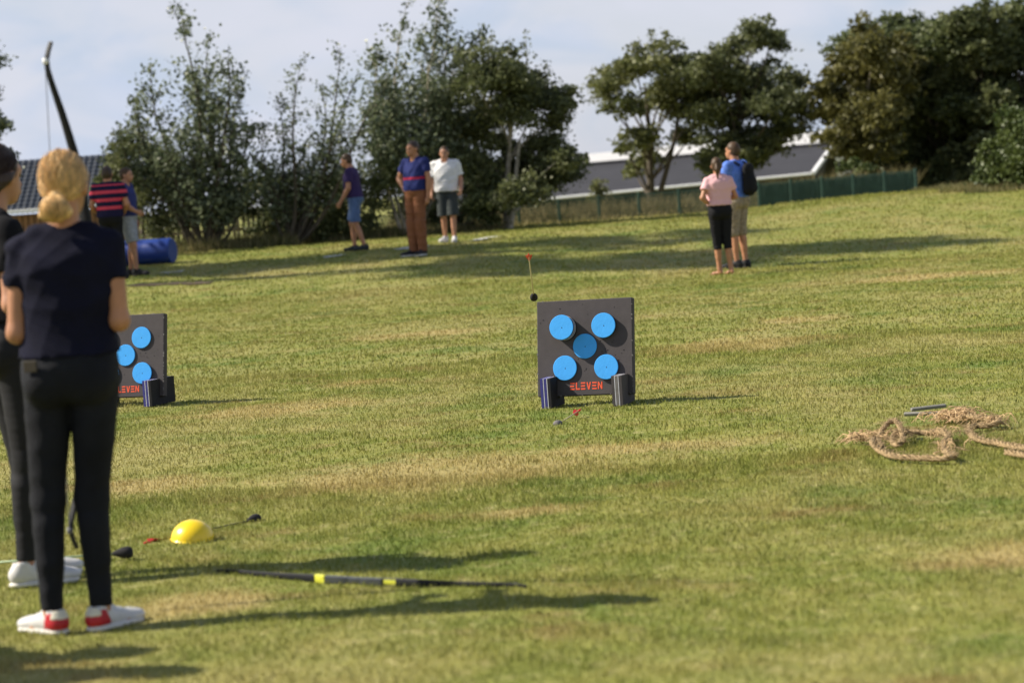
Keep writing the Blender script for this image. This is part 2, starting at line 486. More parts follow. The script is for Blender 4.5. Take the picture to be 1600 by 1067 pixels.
M['fence_green'] = mat('green_fence_steel', (0.040, 0.085, 0.066), rough=0.55, spec=0.4, var=0.2, vscale=4)
M['screen_green'] = mat('green_screen_cloth', (0.026, 0.052, 0.040), rough=0.9, var=0.3, vscale=3)
M['bark'] = mat('grey_brown_bark', (0.085, 0.070, 0.052), rough=0.9, var=0.4, vscale=8, stretch=(3, 3, 1), bump=0.8, bscale=18)
M['bark_pale'] = mat('pale_birch_bark', (0.36, 0.32, 0.25), rough=0.9, var=0.4, vscale=8, bump=0.5, bscale=18)
M['leaf_a'] = leaf_mat('aspen_leaf', (0.068, 0.095, 0.052), (0.240, 0.270, 0.160), 0.38, 0.36)
M['leaf_b'] = leaf_mat('alder_leaf', (0.064, 0.082, 0.032), (0.185, 0.200, 0.086), 0.38, 0.5)
M['leaf_c'] = leaf_mat('oak_leaf', (0.075, 0.092, 0.030), (0.210, 0.215, 0.080), 0.3, 0.5)
M['leaf_d'] = leaf_mat('dark_maple_leaf', (0.062, 0.084, 0.034), (0.180, 0.205, 0.080), 0.40, 0.5)
M['leaf_e'] = leaf_mat('olive_leaf', (0.070, 0.072, 0.020), (0.175, 0.160, 0.048), 0.32, 0.5)
M['leaf_f'] = leaf_mat('bright_bush_leaf', (0.040, 0.064, 0.016), (0.115, 0.145, 0.042), 0.3, 0.5)
M['weed'] = leaf_mat('rough_grass_leaf', (0.070, 0.085, 0.020), (0.36, 0.29, 0.14), 0.3, 0.7)

# ------------------------------------------------------------------ signed distance modelling for bodies and clothes
def smin(a, b, k):
    h = np.clip(0.5 + 0.5 * (b - a) / k, 0, 1)
    return b * (1 - h) + a * h - k * h * (1 - h)

def cap(a, b, ra, rb, S=(1, 1, 1), cuts=()):
    return dict(t='cap', a=np.array(a, float), b=np.array(b, float), ra=ra, rb=rb, S=np.array(S, float), cuts=cuts)

def ell(c, r, Rm=None, cuts=()):
    return dict(t='ell', c=np.array(c, float), r=np.array(r, float), R=Rm, cuts=cuts)

def evp(p, X):
    if p['t'] == 'cap':
        S = p['S']; x = X / S; a = p['a'] / S; b = p['b'] / S
        ab = b - a; L2 = max(float(ab @ ab), 1e-9)
        t = np.clip(((x - a) @ ab) / L2, 0, 1)
        d = np.linalg.norm(x - (a + t[..., None] * ab), axis=-1) - (p['ra'] + t * (p['rb'] - p['ra']))
        d = d * S.min()
    else:
        x = X - p['c']
        if p['R'] is not None: x = x @ p['R']
        k0 = np.linalg.norm(x / p['r'], axis=-1); k1 = np.linalg.norm(x / p['r'] ** 2, axis=-1) + 1e-9
        d = k0 * (k0 - 1) / k1
    for pt, dr in p['cuts']:
        dr = np.array(dr, float); dr = dr / np.linalg.norm(dr)
        d = np.maximum(d, (X - np.array(pt, float)) @ dr)
    return d

def bbox(p, m):
    if p['t'] == 'cap':
        r_ = max(p['ra'], p['rb']) * p['S']
        return np.minimum(p['a'], p['b']) - r_ - m, np.maximum(p['a'], p['b']) + r_ + m
    q = p['r'] if p['R'] is None else np.full(3, p['r'].max())
    return p['c'] - q - m, p['c'] + q + m

def polygonise(groups, h, kfin=0.012, inflate=0.0, cuts=(), minus=()):
    """groups: list of (prims, k). Returns vertices and quads of the zero surface (surface nets)."""
    allp = [p for g, _ in groups for p in g]
    bbs = [bbox(p, 0.0) for p in allp]
    lo = np.min([b[0] for b in bbs], axis=0) - 3 * h - inflate - 0.02
    hi = np.max([b[1] for b in bbs], axis=0) + 3 * h + inflate + 0.02
    n = np.ceil((hi - lo) / h).astype(int) + 1
    ax = [lo[i] + h * np.arange(n[i]) for i in range(3)]
    def box_eval(p, arr, fn):
        b0, b1 = bbox(p, 0.06 + inflate)
        i0 = np.clip(np.floor((b0 - lo) / h).astype(int), 0, n); i1 = np.clip(np.ceil((b1 - lo) / h).astype(int) + 1, 0, n)
        if (i1 <= i0).any(): return
        g = np.stack(np.meshgrid(ax[0][i0[0]:i1[0]], ax[1][i0[1]:i1[1]], ax[2][i0[2]:i1[2]], indexing='ij'), -1)
        sl = tuple(slice(i0[i], i1[i]) for i in range(3))
        arr[sl] = fn(arr[sl], evp(p, g))
    F = None
    for g, k in groups:
        f = np.full(n, 0.3)
        for p in g:
            box_eval(p, f, lambda A, d, k=k: smin(A, d, k))
        F = f if F is None else smin(F, f, kfin)
    F = F - inflate
    for p in minus:
        box_eval(p, F, lambda A, d: np.maximum(A, -d))
    if cuts:
        gx, gy, gz = np.meshgrid(*ax, indexing='ij')
        for pt, dr in cuts:
            dr = np.array(dr, float); dr /= np.linalg.norm(dr)
            F = np.maximum(F, (gx - pt[0]) * dr[0] + (gy - pt[1]) * dr[1] + (gz - pt[2]) * dr[2])
    ins = F < 0
    c = [ins[i:n[0] - 1 + i, j:n[1] - 1 + j, k:n[2] - 1 + k] for i in (0, 1) for j in (0, 1) for k in (0, 1)]
    cnt = sum(x.astype(np.int8) for x in c)
    act = (cnt > 0) & (cnt < 8)
    idx = -np.ones(act.shape, dtype=np.int64); I = np.argwhere(act); idx[act] = np.arange(len(I))
    acc = np.zeros((len(I), 3)); num = np.zeros(len(I))
    corners = [(i, j, k) for i in (0, 1) for j in (0, 1) for k in (0, 1)]
    for a in corners:
        for d in range(3):
            if a[d] == 1: continue
            b = list(a); b[d] = 1
            fa = F[I[:, 0] + a[0], I[:, 1] + a[1], I[:, 2] + a[2]]; fb = F[I[:, 0] + b[0], I[:, 1] + b[1], I[:, 2] + b[2]]
            m = (fa < 0) != (fb < 0)
            t = np.where(m, fa / np.where(m, fa - fb, 1), 0)
            pt = np.array(a, float)[None, :].repeat(len(I), 0); pt[:, d] += t
            acc[m] += pt[m]; num[m] += 1
    V = lo + h * (I + acc / num[:, None])
    Q = []
    for d in range(3):
        e, g_ = [(1, 2), (2, 0), (0, 1)][d]
        s0 = [slice(None)] * 3; s1 = [slice(None)] * 3
        s0[d] = slice(0, n[d] - 1); s1[d] = slice(1, n[d])
        A = ins[tuple(s0)]; B = ins[tuple(s1)]
        E = np.argwhere(A != B)
        E = E[(E[:, e] > 0) & (E[:, g_] > 0) & (E[:, e] < n[e] - 1) & (E[:, g_] < n[g_] - 1)]
        flip = A[E[:, 0], E[:, 1], E[:, 2]]
        def cell(de, dg):
            q = E.copy(); q[:, e] += de; q[:, g_] += dg
            return idx[q[:, 0], q[:, 1], q[:, 2]]
        q = np.stack([cell(-1, -1), cell(0, -1), cell(0, 0), cell(-1, 0)], 1)
        q[~flip] = q[~flip][:, ::-1]
        Q.append(q)
    return V, np.concatenate(Q)

def normals(V, Q):
    N = np.zeros_like(V); a = V[Q[:, 2]] - V[Q[:, 0]]; b = V[Q[:, 3]] - V[Q[:, 1]]; c = np.cross(a, b)
    for i in range(4): np.add.at(N, Q[:, i], c)
    return N / (np.linalg.norm(N, axis=1, keepdims=True) + 1e-9)

def smooth(V, Q, it=2, lam=0.5):
    for _ in range(it):
        A = np.zeros_like(V); n = np.zeros(len(V))
        for i in range(4):
            j = (i + 1) % 4
            np.add.at(A, Q[:, i], V[Q[:, j]]); np.add.at(n, Q[:, i], 1)
            np.add.at(A, Q[:, j], V[Q[:, i]]); np.add.at(n, Q[:, j], 1)
        V = V + lam * (A / n[:, None] - V)
    return V

def wrinkle(V, Q, amp, seed, fx=(9, 9, 22)):
    N = normals(V, Q)
    r_ = np.random.default_rng(seed); w = np.zeros(len(V))
    for o in range(5):
        k = r_.normal(0, 1, 3) * np.array(fx) * (0.7 + 0.45 * o)
        ph = r_.uniform(0, 6.28)
        k2 = r_.normal(0, 6, 3)
        s = np.sin(V @ k + ph + 1.2 * np.sin(V @ k2))
        w += (1 - np.abs(s)) ** 1.5 / (1 + 0.5 * o)
    return V + N * (amp * (w - 1.2))[:, None]

def rotm(yaw, pitch=0.0, tilt=0.0):
    return np.array((Matrix.Rotation(yaw, 3, 'Z') @ Matrix.Rotation(pitch, 3, 'X') @ Matrix.Rotation(tilt, 3, 'Y')))

def unit(v):
    v = np.array(v, float); return v / np.linalg.norm(v)

# one sneaker, built in a foot frame (heel at -y, toe at +y)
def shoe_meshes():
    up = [([cap((0, -0.035, 0.048), (0, 0.125, 0.036), 0.036, 0.034, (0.98, 1, 0.95)), cap((0, -0.03, 0.05), (0, -0.015, 0.088), 0.037, 0.038),
            cap((0, 0.0, 0.075), (0, 0.08, 0.052), 0.026, 0.026), ell((0.004, 0.155, 0.034), (0.043, 0.05, 0.027))], 0.02)]
    hole = [cap((0, -0.018, 0.085), (0, -0.014, 0.14), 0.030, 0.033)]
    U = polygonise(up, 0.006, minus=hole, cuts=(((0, 0, 0.018), (0, 0, -1)),))
    sole = [([cap((0, -0.035, 0.014), (0.003, 0.150, 0.014), 0.040, 0.048, (1, 1, 0.42))], 0.01)]
    S_ = polygonise(sole, 0.006, cuts=(((0, 0, 0.0), (0, 0, -1)), ((0, 0, 0.026), (0, 0, 1))))
    H = polygonise(up, 0.006, inflate=0.0025, minus=hole, cuts=(((0, 0, 0.024), (0, 0, -1)), ((0, 0.012, 0.05), (0, 1, 0.45)), ((0, 0, 0.090), (0, 0, 1))))
    T = polygonise(up, 0.006, inflate=0.0048, minus=hole, cuts=(((0, -0.030, 0.06), (0, 1, 0.2)), ((0, 0, 0.062), (0, 0, -1)), ((0, 0, 0.100), (0, 0, 1))))
    K = polygonise([([cap((0, 0.012, 0.092), (0, 0.055, 0.075), 0.020, 0.018), cap((0, 0.008, 0.098), (0, -0.004, 0.122), 0.021, 0.018, (1, .5, 1))], 0.012)], 0.006)
    return [(smooth(v, q, 2), q) for v, q in (U, S_, H, T, K)]
SHOE = shoe_meshes()

def add_shoe(root, pos, yaw, upper, sole, heel=None, tab=None, k=1.0, zoff=0.0):
    s = mesh_np('shoe', SHOE[0][0], SHOE[0][1], upper, root, True)
    s.location = (pos[0], pos[1], zoff); s.rotation_euler = (0, 0, yaw); s.scale = (k, k, k)
    mesh_np('sole', SHOE[1][0], SHOE[1][1], sole, s, True)
    if heel: mesh_np('heel_panel', SHOE[2][0], SHOE[2][1], heel, s, True)
    if tab: mesh_np('heel_tab', SHOE[3][0], SHOE[3][1], tab, s, True)
    mesh_np('tongue', SHOE[4][0], SHOE[4][1], upper, s, True)
    m = MB()
    for i in range(4):
        y = 0.035 + i * 0.02; z = 0.088 - i * 0.011
        m.tube([(-0.022, y, z - 0.008), (0, y + 0.002, z + 0.004), (0.022, y, z - 0.008)], 0.0035, 5)
    m.build('laces', sole, s, True)

def make_person(loc, rz, h, label, P, seed=1, vox=0.010, group=None):
    k = h / 1.70
    root = empty('person', loc, rz, label, 'person', group)
    root.scale = (k, k, k)
    fem = P.get('fem', False)
    sw = P.get('sw', 0.165 if fem else 0.19); hw = P.get('hw', 0.085)
    bulk = P.get('bulk', 1.0)
    cx, cy = P.get('c', (0, 0))            # torso offset at hip height
    tx, ty = P.get('t', (cx, cy))          # torso offset at chest height
    hip = {'L': (cx - hw, cy, 0.90), 'R': (cx + hw, cy, 0.90)}
    ank = {'L': P.get('aL', (-0.09, 0, 0.08)), 'R': P.get('aR', (0.09, 0, 0.08))}
    kn = {s: P.get('k' + s) or tuple((np.array(hip[s]) * 0.5 + np.array(ank[s]) * 0.5) + np.array((0, 0.025, -0.01))) for s in 'LR'}
    shz = 1.362 if fem else 1.385
    sh = {'L': (tx - sw, ty - 0.01, shz), 'R': (tx + sw, ty - 0.01, shz)}
    el_ = {'L': P.get('eL', (tx - sw - 0.06, ty - 0.03, 1.10)), 'R': P.get('eR', (tx + sw + 0.06, ty - 0.03, 1.10))}
    wr = {'L': P.get('wL', (tx - sw - 0.05, ty + 0.04, 0.86)), 'R': P.get('wR', (tx + sw + 0.05, ty + 0.04, 0.86))}
    hdx, hdy = P.get('h', (tx, ty + 0.02))
    hc = np.array((hdx, hdy, 1.575)); HR = rotm(P.get('hyaw', 0), P.get('hpitch', 0), P.get('htilt', 0))
    hp = lambda v: hc + HR @ np.array(v, float)
    b = bulk
    torso = [ell((cx, cy - 0.005, 0.955), (0.165 if fem else 0.155 * b, 0.115 * b, 0.12)),
             cap((cx * .7 + tx * .3, cy, 1.00), (cx * .3 + tx * .7, ty, 1.16), 0.125 * b if fem else 0.14 * b, 0.118 * b if fem else 0.15 * b, (1, 0.78, 1)),
             ell((tx, ty, 1.25), (0.145 if fem else 0.165 * b, 0.105 * b, 0.16)),
             cap((tx - sw + 0.02, ty - 0.01, shz - .005), (tx - 0.03, ty - 0.015, 1.405 if fem else 1.40), 0.040, 0.048), cap((tx + sw - 0.02, ty - 0.01, shz - .005), (tx + 0.03, ty - 0.015, 1.405 if fem else 1.40), 0.040, 0.048),
             cap((tx - 0.07, ty - 0.035, 1.30), (tx + 0.07, ty - 0.035, 1.30), 0.075, 0.075)]
    if fem:
        torso += [ell((tx - 0.07, ty + 0.085, 1.245), (0.055, 0.05, 0.055)), ell((tx + 0.07, ty + 0.085, 1.245), (0.055, 0.05, 0.055))]
    glute = [ell((cx - 0.075, cy - 0.055, 0.895), (0.082, 0.075, 0.085)), ell((cx + 0.075, cy - 0.055, 0.895), (0.082, 0.075, 0.085))]
    neck = [cap((tx, ty - 0.01, 1.40), tuple(hp((0, -0.02, -0.07))), 0.056 if fem else 0.064, 0.050 if fem else 0.060),
            cap((tx - 0.09, ty - 0.02, 1.405), (tx + 0.09, ty - 0.02, 1.405), 0.036, 0.036)]
    E3 = HR
    head = [ell(hp((0, -0.008, 0.02)), (0.075, 0.093, 0.098), E3), ell(hp((0, 0.032, -0.045)), (0.054, 0.058, 0.062), E3),
            ell(hp((0, 0.062, -0.082)), (0.024, 0.022, 0.020), E3),
            cap(hp((0, 0.083, 0.012)), hp((0, 0.103, -0.026)), 0.009, 0.013),
            cap(hp((-0.018, 0.088, -0.052)), hp((0.018, 0.088, -0.052)), 0.008, 0.008),
            cap(hp((-0.035, 0.076, 0.030)), hp((0.035, 0.076, 0.030)), 0.011, 0.011)]
    ears = [ell(hp((s * 0.077, -0.008, -0.008)), (0.010, 0.019, 0.031), E3) for s in (-1, 1)]
    legs = {}
    for s in 'LR':
        H_, K_, A_ = np.array(hip[s]), np.array(kn[s]), np.array(ank[s])
        tl = P.get('thigh', 0.088)
        legs[s] = [cap(H_ + (0, 0, -0.01), K_, tl, 0.056), cap(K_, A_, 0.052, 0.034),
                   cap(K_ * 0.78 + A_ * 0.22 + (0, -0.016, 0), K_ * 0.45 + A_ * 0.55 + (0, -0.010, 0), 0.044, 0.035)]
    feet = []
    fy = {'L': P.get('fL', 0.2), 'R': P.get('fR', -0.2)}
    for s in 'LR':
        A_ = np.array(ank[s]); Rm = rotm(fy[s]); f = lambda v: np.array((A_[0], A_[1], A_[2] - 0.08)) + Rm @ np.array(v, float)
        feet += [cap(A_, f((0, -0.02, 0.045)), 0.033, 0.030), cap(f((0, -0.028, 0.030)), f((0, 0.10, 0.024)), 0.026, 0.022),
                 cap(f((-0.012, 0.085, 0.020)), f((0.014, 0.10, 0.020)), 0.022, 0.020)]
        if P.get('barefoot'):
            for i in range(5):
                x = (-0.030 + i * 0.0145) * (1 if s == 'R' else -1)
                feet.append(cap(f((x, 0.11, 0.014)), f((x * 1.1, 0.165 - i * 0.008 - (0.004 if i == 0 else 0), 0.010)), 0.011, 0.0095 if i else 0.012))
    arms = {}
    for s in 'LR':
        S_, E_, W_ = np.array(sh[s]), np.array(el_[s]), np.array(wr[s])
        sg = -1 if s == 'L' else 1
        ar = 0.92 if fem else 1.08
        hd = unit(P.get('hd' + s, W_ - E_)); pn = np.array(P.get('pn' + s, (-sg, 0.1, 0)), float)
        pn = unit(pn - hd * (pn @ hd)); sd_ = np.cross(hd, pn)
        # thumb side: towards +y (forward) by default
        if sd_ @ np.array(P.get('thumb' + s, (0, 1, 0.3))) < 0: sd_ = -sd_
        palm0 = W_ + hd * 0.02; palm1 = W_ + hd * 0.075
        a_ = [cap(S_, E_, 0.047 * ar, 0.038 * ar), cap(E_, W_, 0.040 * ar, 0.027 * ar), cap(E_ * .75 + W_ * .25, E_ * .5 + W_ * .5, 0.039 * ar, 0.032 * ar)]
        hn = [cap(W_, palm0, 0.024, 0.023)] + [cap(palm0 + sd_ * o, palm1 + sd_ * o * 1.5, 0.015, 0.0135) for o in (-0.016, 0, 0.016)]
        cu = P.get('curl' + s, 0.5)
        fing = []
        for i, (o, ln) in enumerate(((0.030, 0.072), (0.010, 0.080), (-0.010, 0.074), (-0.029, 0.058))):
            b0 = palm1 + sd_ * o - hd * (0.004 if i in (0, 3) else 0)
            d1 = unit(hd * math.cos(cu) + pn * math.sin(cu)); d2 = unit(hd * math.cos(cu * 2.2) + pn * math.sin(cu * 2.2)); d3 = unit(hd * math.cos(cu * 3.1) + pn * math.sin(cu * 3.1))
            q1 = b0 + d1 * ln * 0.45; q2 = q1 + d2 * ln * 0.32; q3 = q2 + d3 * ln * 0.26
            fing += [cap(b0, q1, 0.0095, 0.0088), cap(q1, q2, 0.0088, 0.0080), cap(q2, q3, 0.0080, 0.0072)]
        t0 = palm0 + sd_ * 0.022; t1 = t0 + unit(sd_ * 0.8 + hd * 0.8 + pn * 0.35) * 0.038; t2 = t1 + unit(hd + pn * (0.3 + cu * 0.7)) * 0.030
        fing += [cap(t0, t1, 0.0125, 0.0105), cap(t1, t2, 0.0105, 0.0085)]
        arms[s] = (a_, hn, fing)
    def thin(ps, q=0.007):
        return [dict(p, ra=p['ra'] - q, rb=p['rb'] - q) if p['t'] == 'cap' else dict(p, r=p['r'] - q) for p in ps]
    bl_ = {s: thin(legs[s]) if P['bottom']['hem'] > 1.3 else legs[s] for s in 'LR'}
    groups = [(thin(torso + glute), 0.05), (neck, 0.03), (head, 0.022), (ears, 0.004), (bl_['L'], 0.03), (bl_['R'], 0.03), (feet, 0.015)]
    for s in 'LR': groups += [(arms[s][0], 0.02), (arms[s][1], 0.012), (arms[s][2], 0.003)]
    sock = [ell(hp((sx * 0.031, 0.094, 0.010)), (0.016, 0.012, 0.010), E3) for sx in (-1, 1)]
    V, Q = polygonise(groups, vox, 0.014, minus=sock)
    V = smooth(V, Q, 1, 0.4)
    mesh_np('body', V, Q, P['skin'], root, True)
    for sx in (-1, 1):
        m = MB(); m.lathe([(0.001, -0.011), (0.008, -0.008), (0.011, 0), (0.008, 0.008), (0.001, 0.011)], 8)
        e = m.build('eye', M['eye'], root, True); e.location = tuple(hp((sx * 0.031, 0.079, 0.010)))
    # ---- trousers or shorts
    bt = P['bottom']; pr = []
    inf = bt.get('inf', 0.009); zt = bt.get('top', 1.0)
    lg = []
    for s in 'LR':
        H_, K_, A_ = np.array(hip[s]), np.array(kn[s]), np.array(ank[s])
        hem = bt['hem']   # 0..1 to the knee, 1..2 to the ankle
        if hem <= 1:
            e = H_ + (K_ - H_) * hem; d = unit(K_ - H_)
            g = [cap(H_ + (0, 0, -0.01), H_ + (K_ - H_) * min(hem + 0.25, 1.2), 0.090, bt.get('flare', 0.075), cuts=((e, d),))]
        else:
            e = K_ + (A_ - K_) * (hem - 1); d = unit(A_ - K_)
            g = [legs[s][0], cap(K_, A_ + (A_ - K_) * 0.1, 0.052 + bt.get('loose', 0), 0.034 + bt.get('loose', 0), cuts=((e, d),)),
                 dict(legs[s][2], cuts=((e, d),))]
        lg.append((g, 0.03))
    V, Q = polygonise([(torso + glute, 0.05)] + lg, vox, 0.014, inflate=inf, cuts=(((0, 0, zt), (0, 0, 1)),))
    V = smooth(V, Q, 2, 0.4); V = wrinkle(V, Q, bt.get('wr', 0.003), seed + 11, (8, 8, 26))
    bo = mesh_np(bt['name'], V, Q, bt['mat'], root, True)
    if bt.get('pocket'):
        m = MB(); m.box((cx - 0.115, cy - 0.128, 0.962), (0.052, 0.008, 0.040), Matrix.Rotation(-0.35, 3, 'Z'), 0.002)
        m.build('leather_patch', mat('brown_leather_patch', (0.035, 0.028, 0.018), rough=0.6), bo)
    # ---- shirt
    ts = P['shirt']; inf = ts.get('inf', 0.011)
    sl = []
    for s in 'LR':
        S_, E_, W_ = np.array(sh[s]), np.array(el_[s]), np.array(wr[s]); t = ts.get('sleeve', 0.5)
        e = S_ + (E_ - S_) * t; d = unit(E_ - S_)
        sl.append(([cap(S_, S_ + (E_ - S_) * min(t + 0.2, 1), 0.046 if fem else .052, ts.get('sflare', 0.052), cuts=((e, d),))], 0.02))
    tor = list(torso) + glute
    if ts.get('boxy'):
        tor.append(cap((cx, cy, ts['hem']), (tx, ty, 1.25), ts['boxy'], ts['boxy'] * 0.98, (1, 0.72, 1)))
    V, Q = polygonise([(tor, 0.05), ([neck[1]], 0.02)] + sl, vox, 0.02, inflate=inf, cuts=(((0, 0, ts['hem']), (0, 0, -1)),),
                      minus=[cap((tx, ty + 0.005, 1.462), (tx, ty + 0.02, 1.58), 0.056, 0.070), ell((tx, ty + 0.06, 1.43), (0.06, 0.05, 0.05))])
    V = smooth(V, Q, 2, 0.4); V = wrinkle(V, Q, ts.get('wr', 0.0035), seed + 5, (11, 11, 13))
    mesh_np(ts.get('name', 'tshirt'), V, Q, ts['mat'], root, True)
    # ---- hair
    hr = P['hair']
    fwd = HR @ np.array((0, 1, 0)); upv = HR @ np.array((0, 0, 1))
    hg = [ell(hp((0, -0.016, 0.026)), (0.080, 0.097, 0.102), E3)]
    minus = [ell(hp((0, 0.095, -0.035)), (0.066, 0.095, 0.092), E3)] + [ell(hp((s * 0.085, 0.012, -0.03)), (0.022, 0.028, 0.045), E3) for s in (-1, 1)]
    if hr['style'] == 'bun':
        hg += [ell(hp((0, -0.043, -0.012)), (0.064, 0.050, 0.050), E3), cap(hp((0, -0.075, -0.030)), hp((-0.004, -0.094, -0.050)), 0.022, 0.019)]
        bun = [cap(hp((-0.004, -0.102, -0.086)), hp((-0.004, -0.098, -0.100)), 0.035, 0.037, (1.15, 0.85, 1)),
               cap(hp((-0.030, -0.110, -0.076)), hp((-0.042, -0.100, -0.108)), 0.020, 0.022), cap(hp((0.022, -0.110, -0.076)), hp((0.036, -0.100, -0.104)), 0.020, 0.022)]
    elif hr['style'] == 'long':
        hg += [ell(hp((0, -0.050, -0.030)), (0.076, 0.060, 0.075), E3), cap(hp((-.05, -.01, -.02)), hp((.05, -.01, -.02)), .042, .042)]; bun = None
        minus = [ell(hp((0, 0.105, -0.035)), (0.060, 0.085, 0.092), E3)]
    elif hr['style'] == 'tied':
        hg += [ell(hp((0, -0.05, -0.03)), (0.066, 0.056, 0.062), E3)]
        bun = [ell(hp((0, -0.120, 0.055)), (0.042, 0.036, 0.042), E3)]
    elif hr['style'] == 'tail':
        hg += [ell(hp((0, -0.05, -0.03)), (0.066, 0.056, 0.062), E3)]
        bun = [cap(hp((0, -0.105, 0.02)), hp((0, -0.145, -0.05)), 0.026, 0.030), cap(hp((0, -0.145, -0.05)), hp((0, -0.125, -0.18)), 0.030, 0.012)]
    else:
        hg += [ell(hp((0, -0.045, -0.02)), (0.070, 0.058, 0.066), E3)]; bun = None
    V, Q = polygonise([(hg, 0.02)], vox * 0.8, minus=minus, cuts=((hp((0, 0.05, 0.045)), fwd * 1.0 - upv * 0.9), (hp((0, -0.03, -0.11)), -upv)))
    V = smooth(V, Q, 1, 0.4)
    N = normals(V, Q); loc_ = (V - hc) @ HR
    an = np.arctan2(loc_[:, 0], loc_[:, 2] - 0.02) * 1.0
    V = V + N * (0.0012 * np.sin(an * 23 + 2.5 * np.sin(loc_[:, 1] * 22)) + 0.0007 * np.sin(an * 61 + loc_[:, 1] * 30))[:, None]
    ho = mesh_np('hair', V, Q, hr['mat'], root, True)
    if hr.get('strands'):
        r_ = np.random.default_rng(seed + 77); m = MB(); er = np.array((0.0805, 0.0975, 0.1025)); ec = np.array((0, -0.016, 0.026))
        endp = np.array(hr['strands']); ed = unit((endp - ec) / er)
        for i_ in range(560):
            u = r_.normal(0, 1, 3); u[2] = abs(u[2]) * 1.1 - 0.15; u[1] -= 0.15; u = unit(u)
            if u[1] > 0.55 and u[2] < 0.45: continue
            om = math.acos(np.clip(u @ ed, -1, 1))
            if om < 0.25 or om > 2.6: continue
            fly = r_.random() < 0.10; lift = r_.uniform(.0005, .0030) + (r_.uniform(.003, .010) if fly else 0); pts = []; off = r_.normal(0, .006, 3)
            for t in np.linspace(0, 1 if not fly else r_.uniform(.4, .8), 9):
                w_ = (math.sin((1 - t) * om) * u + math.sin(t * om) * ed) / math.sin(om)
                w_ = unit(w_); loc2 = ec + w_ * (er + lift * (1 if not fly else math.sin(t * 3.1) * 1.3 + .1)) + off * math.sin(math.pi * t) * .5
                if t > 0.75: loc2 = loc2 * (1 - (t - .75) * 1.6) + endp * (t - .75) * 1.6
                pts.append(hp(loc2))
            m.tube(pts, 0.0009 if fly else 0.0016, 3, False)
        o = m.build('hair_strands', hr['mat'], ho, True); o['kind'] = 'stuff'
    if bun:
        V, Q = polygonise([(bun, 0.012)], vox * 0.7)
        N = normals(V, Q); q = V - bun[0].get('a', bun[0].get('c'))
        V = V + N * (0.0012 * np.sin(q[:, 0] * 260 + 3 * np.sin(q[:, 2] * 40)) )[:, None]
        mesh_np('hair_bun' if hr['style'] != 'tail' else 'ponytail', V, Q, hr['mat'], ho, True)
        if hr['style'] == 'bun':
            r_ = np.random.default_rng(5); m = MB(); bc = np.array((-0.003, -0.104, -0.092))
            for i_ in range(170):
                a0 = r_.uniform(-1.35, 1.35); a1 = a0 + r_.normal(0, .35); lf = r_.uniform(.0, .005); pts = []
                for t in np.linspace(0, 1, 8):
                    a = a0 + (a1 - a0) * t; ph = math.pi * (0.08 + 0.86 * t)
                    pts.append(hp(bc + np.array((math.sin(a) * math.sin(ph) * (.052 + lf), -abs(math.cos(a)) * math.sin(ph) * (.044 + lf), math.cos(ph) * (.045 + lf)))))
                m.tube(pts, r_.uniform(.0009, .0022), 3, False)
            o = m.build('bun_strands', hr['mat'], ho, True); o['kind'] = 'stuff'
            m = MB(); pts = [hp((-.003 + 0.025 * math.cos(a), -0.092 + 0.014 * math.sin(a), -0.052 + 0.006 * math.sin(a))) for a in np.linspace(0, 2 * math.pi, 17)]
            m.tube(pts, 0.006, 6, False); m.build('hair_tie', M['string_pink'] if 'string_pink' in M else hr['mat'], ho, True)
    # ---- shoes
    sh_ = P.get('shoes')
    if sh_:
        for s in 'LR':
            A_ = ank[s]
            add_shoe(root, (A_[0], A_[1] + 0.0), fy[s], sh_['upper'], sh_['sole'], sh_.get('heel'), sh_.get('tab'), sh_.get('k', 1.0), A_[2] - 0.08)
    return root

M['string_pink'] = mat('pink_hair_tie', (0.55, 0.20, 0.16), rough=0.7)

# ================================================================== SETTING: ground
def ax_lines(dense0, dense1, step, far, grow=1.25):
    a = list(np.arange(dense0, dense1 + 1e-6, step)); s = step
    b = [a[-1]];
    while b[-1] < far: s *= grow; b.append(b[-1] + s)
    s = step; c = [a[0]]
    while c[-1] > -far: s *= grow; c.append(c[-1] - s)
    return np.array(c[1:][::-1] + a + b[1:])
xs = ax_lines(-9, 13, 0.14, 1800); ys = ax_lines(5, 56, 0.14, 1800)
gx, gy = np.meshgrid(xs, ys, indexing='ij')
Vg = np.stack([gx, gy, zg(gx, gy)], -1).reshape(-1, 3)
ni, nj = len(xs), len(ys)
ii, jj = np.meshgrid(np.arange(ni - 1), np.arange(nj - 1), indexing='ij')
Q = np.stack([ii * nj + jj, (ii + 1) * nj + jj, (ii + 1) * nj + jj + 1, ii * nj + jj + 1], -1).reshape(-1, 4)
g = mesh_np('ground', Vg, Q, M['soil'], smooth=True)
tag(g, kind='structure')

# painted line dashes on the far turf
def strip(name, p0, p1, width, m, lift=0.004, seg=14):
    a, b = G(*p0), G(*p1); d = (b - a); n = Vector((-d.y, d.x, 0)).normalized()
    mb = MB(); vs = []
    for i in range(seg + 1):
        c = a + d * (i / seg)
        for s in (-1, 1):
            q = c + n * (s * width / 2 * (0.55 + 0.8 * random.random())); vs.append((q.x, q.y, float(zg(q.x, q.y)) + lift))
    mb.add(vs, [(2 * i, 2 * i + 2, 2 * i + 3, 2 * i + 1) for i in range(seg)])
    return mb.build(name, m)
LINES = [((213, 429), (286, 425)), ((506, 403), (540, 399)), ((618, 391), (668, 385)), ((742, 377), (778, 371))]
for p0, p1 in LINES:
    tag(strip('ground_marking', p0, p1, 0.20, M['line_paint'], 0.016), kind='structure')
tag(strip('bare_ground', (205, 447), (330, 443), 0.34, M['dirt'], 0.016), kind='structure')

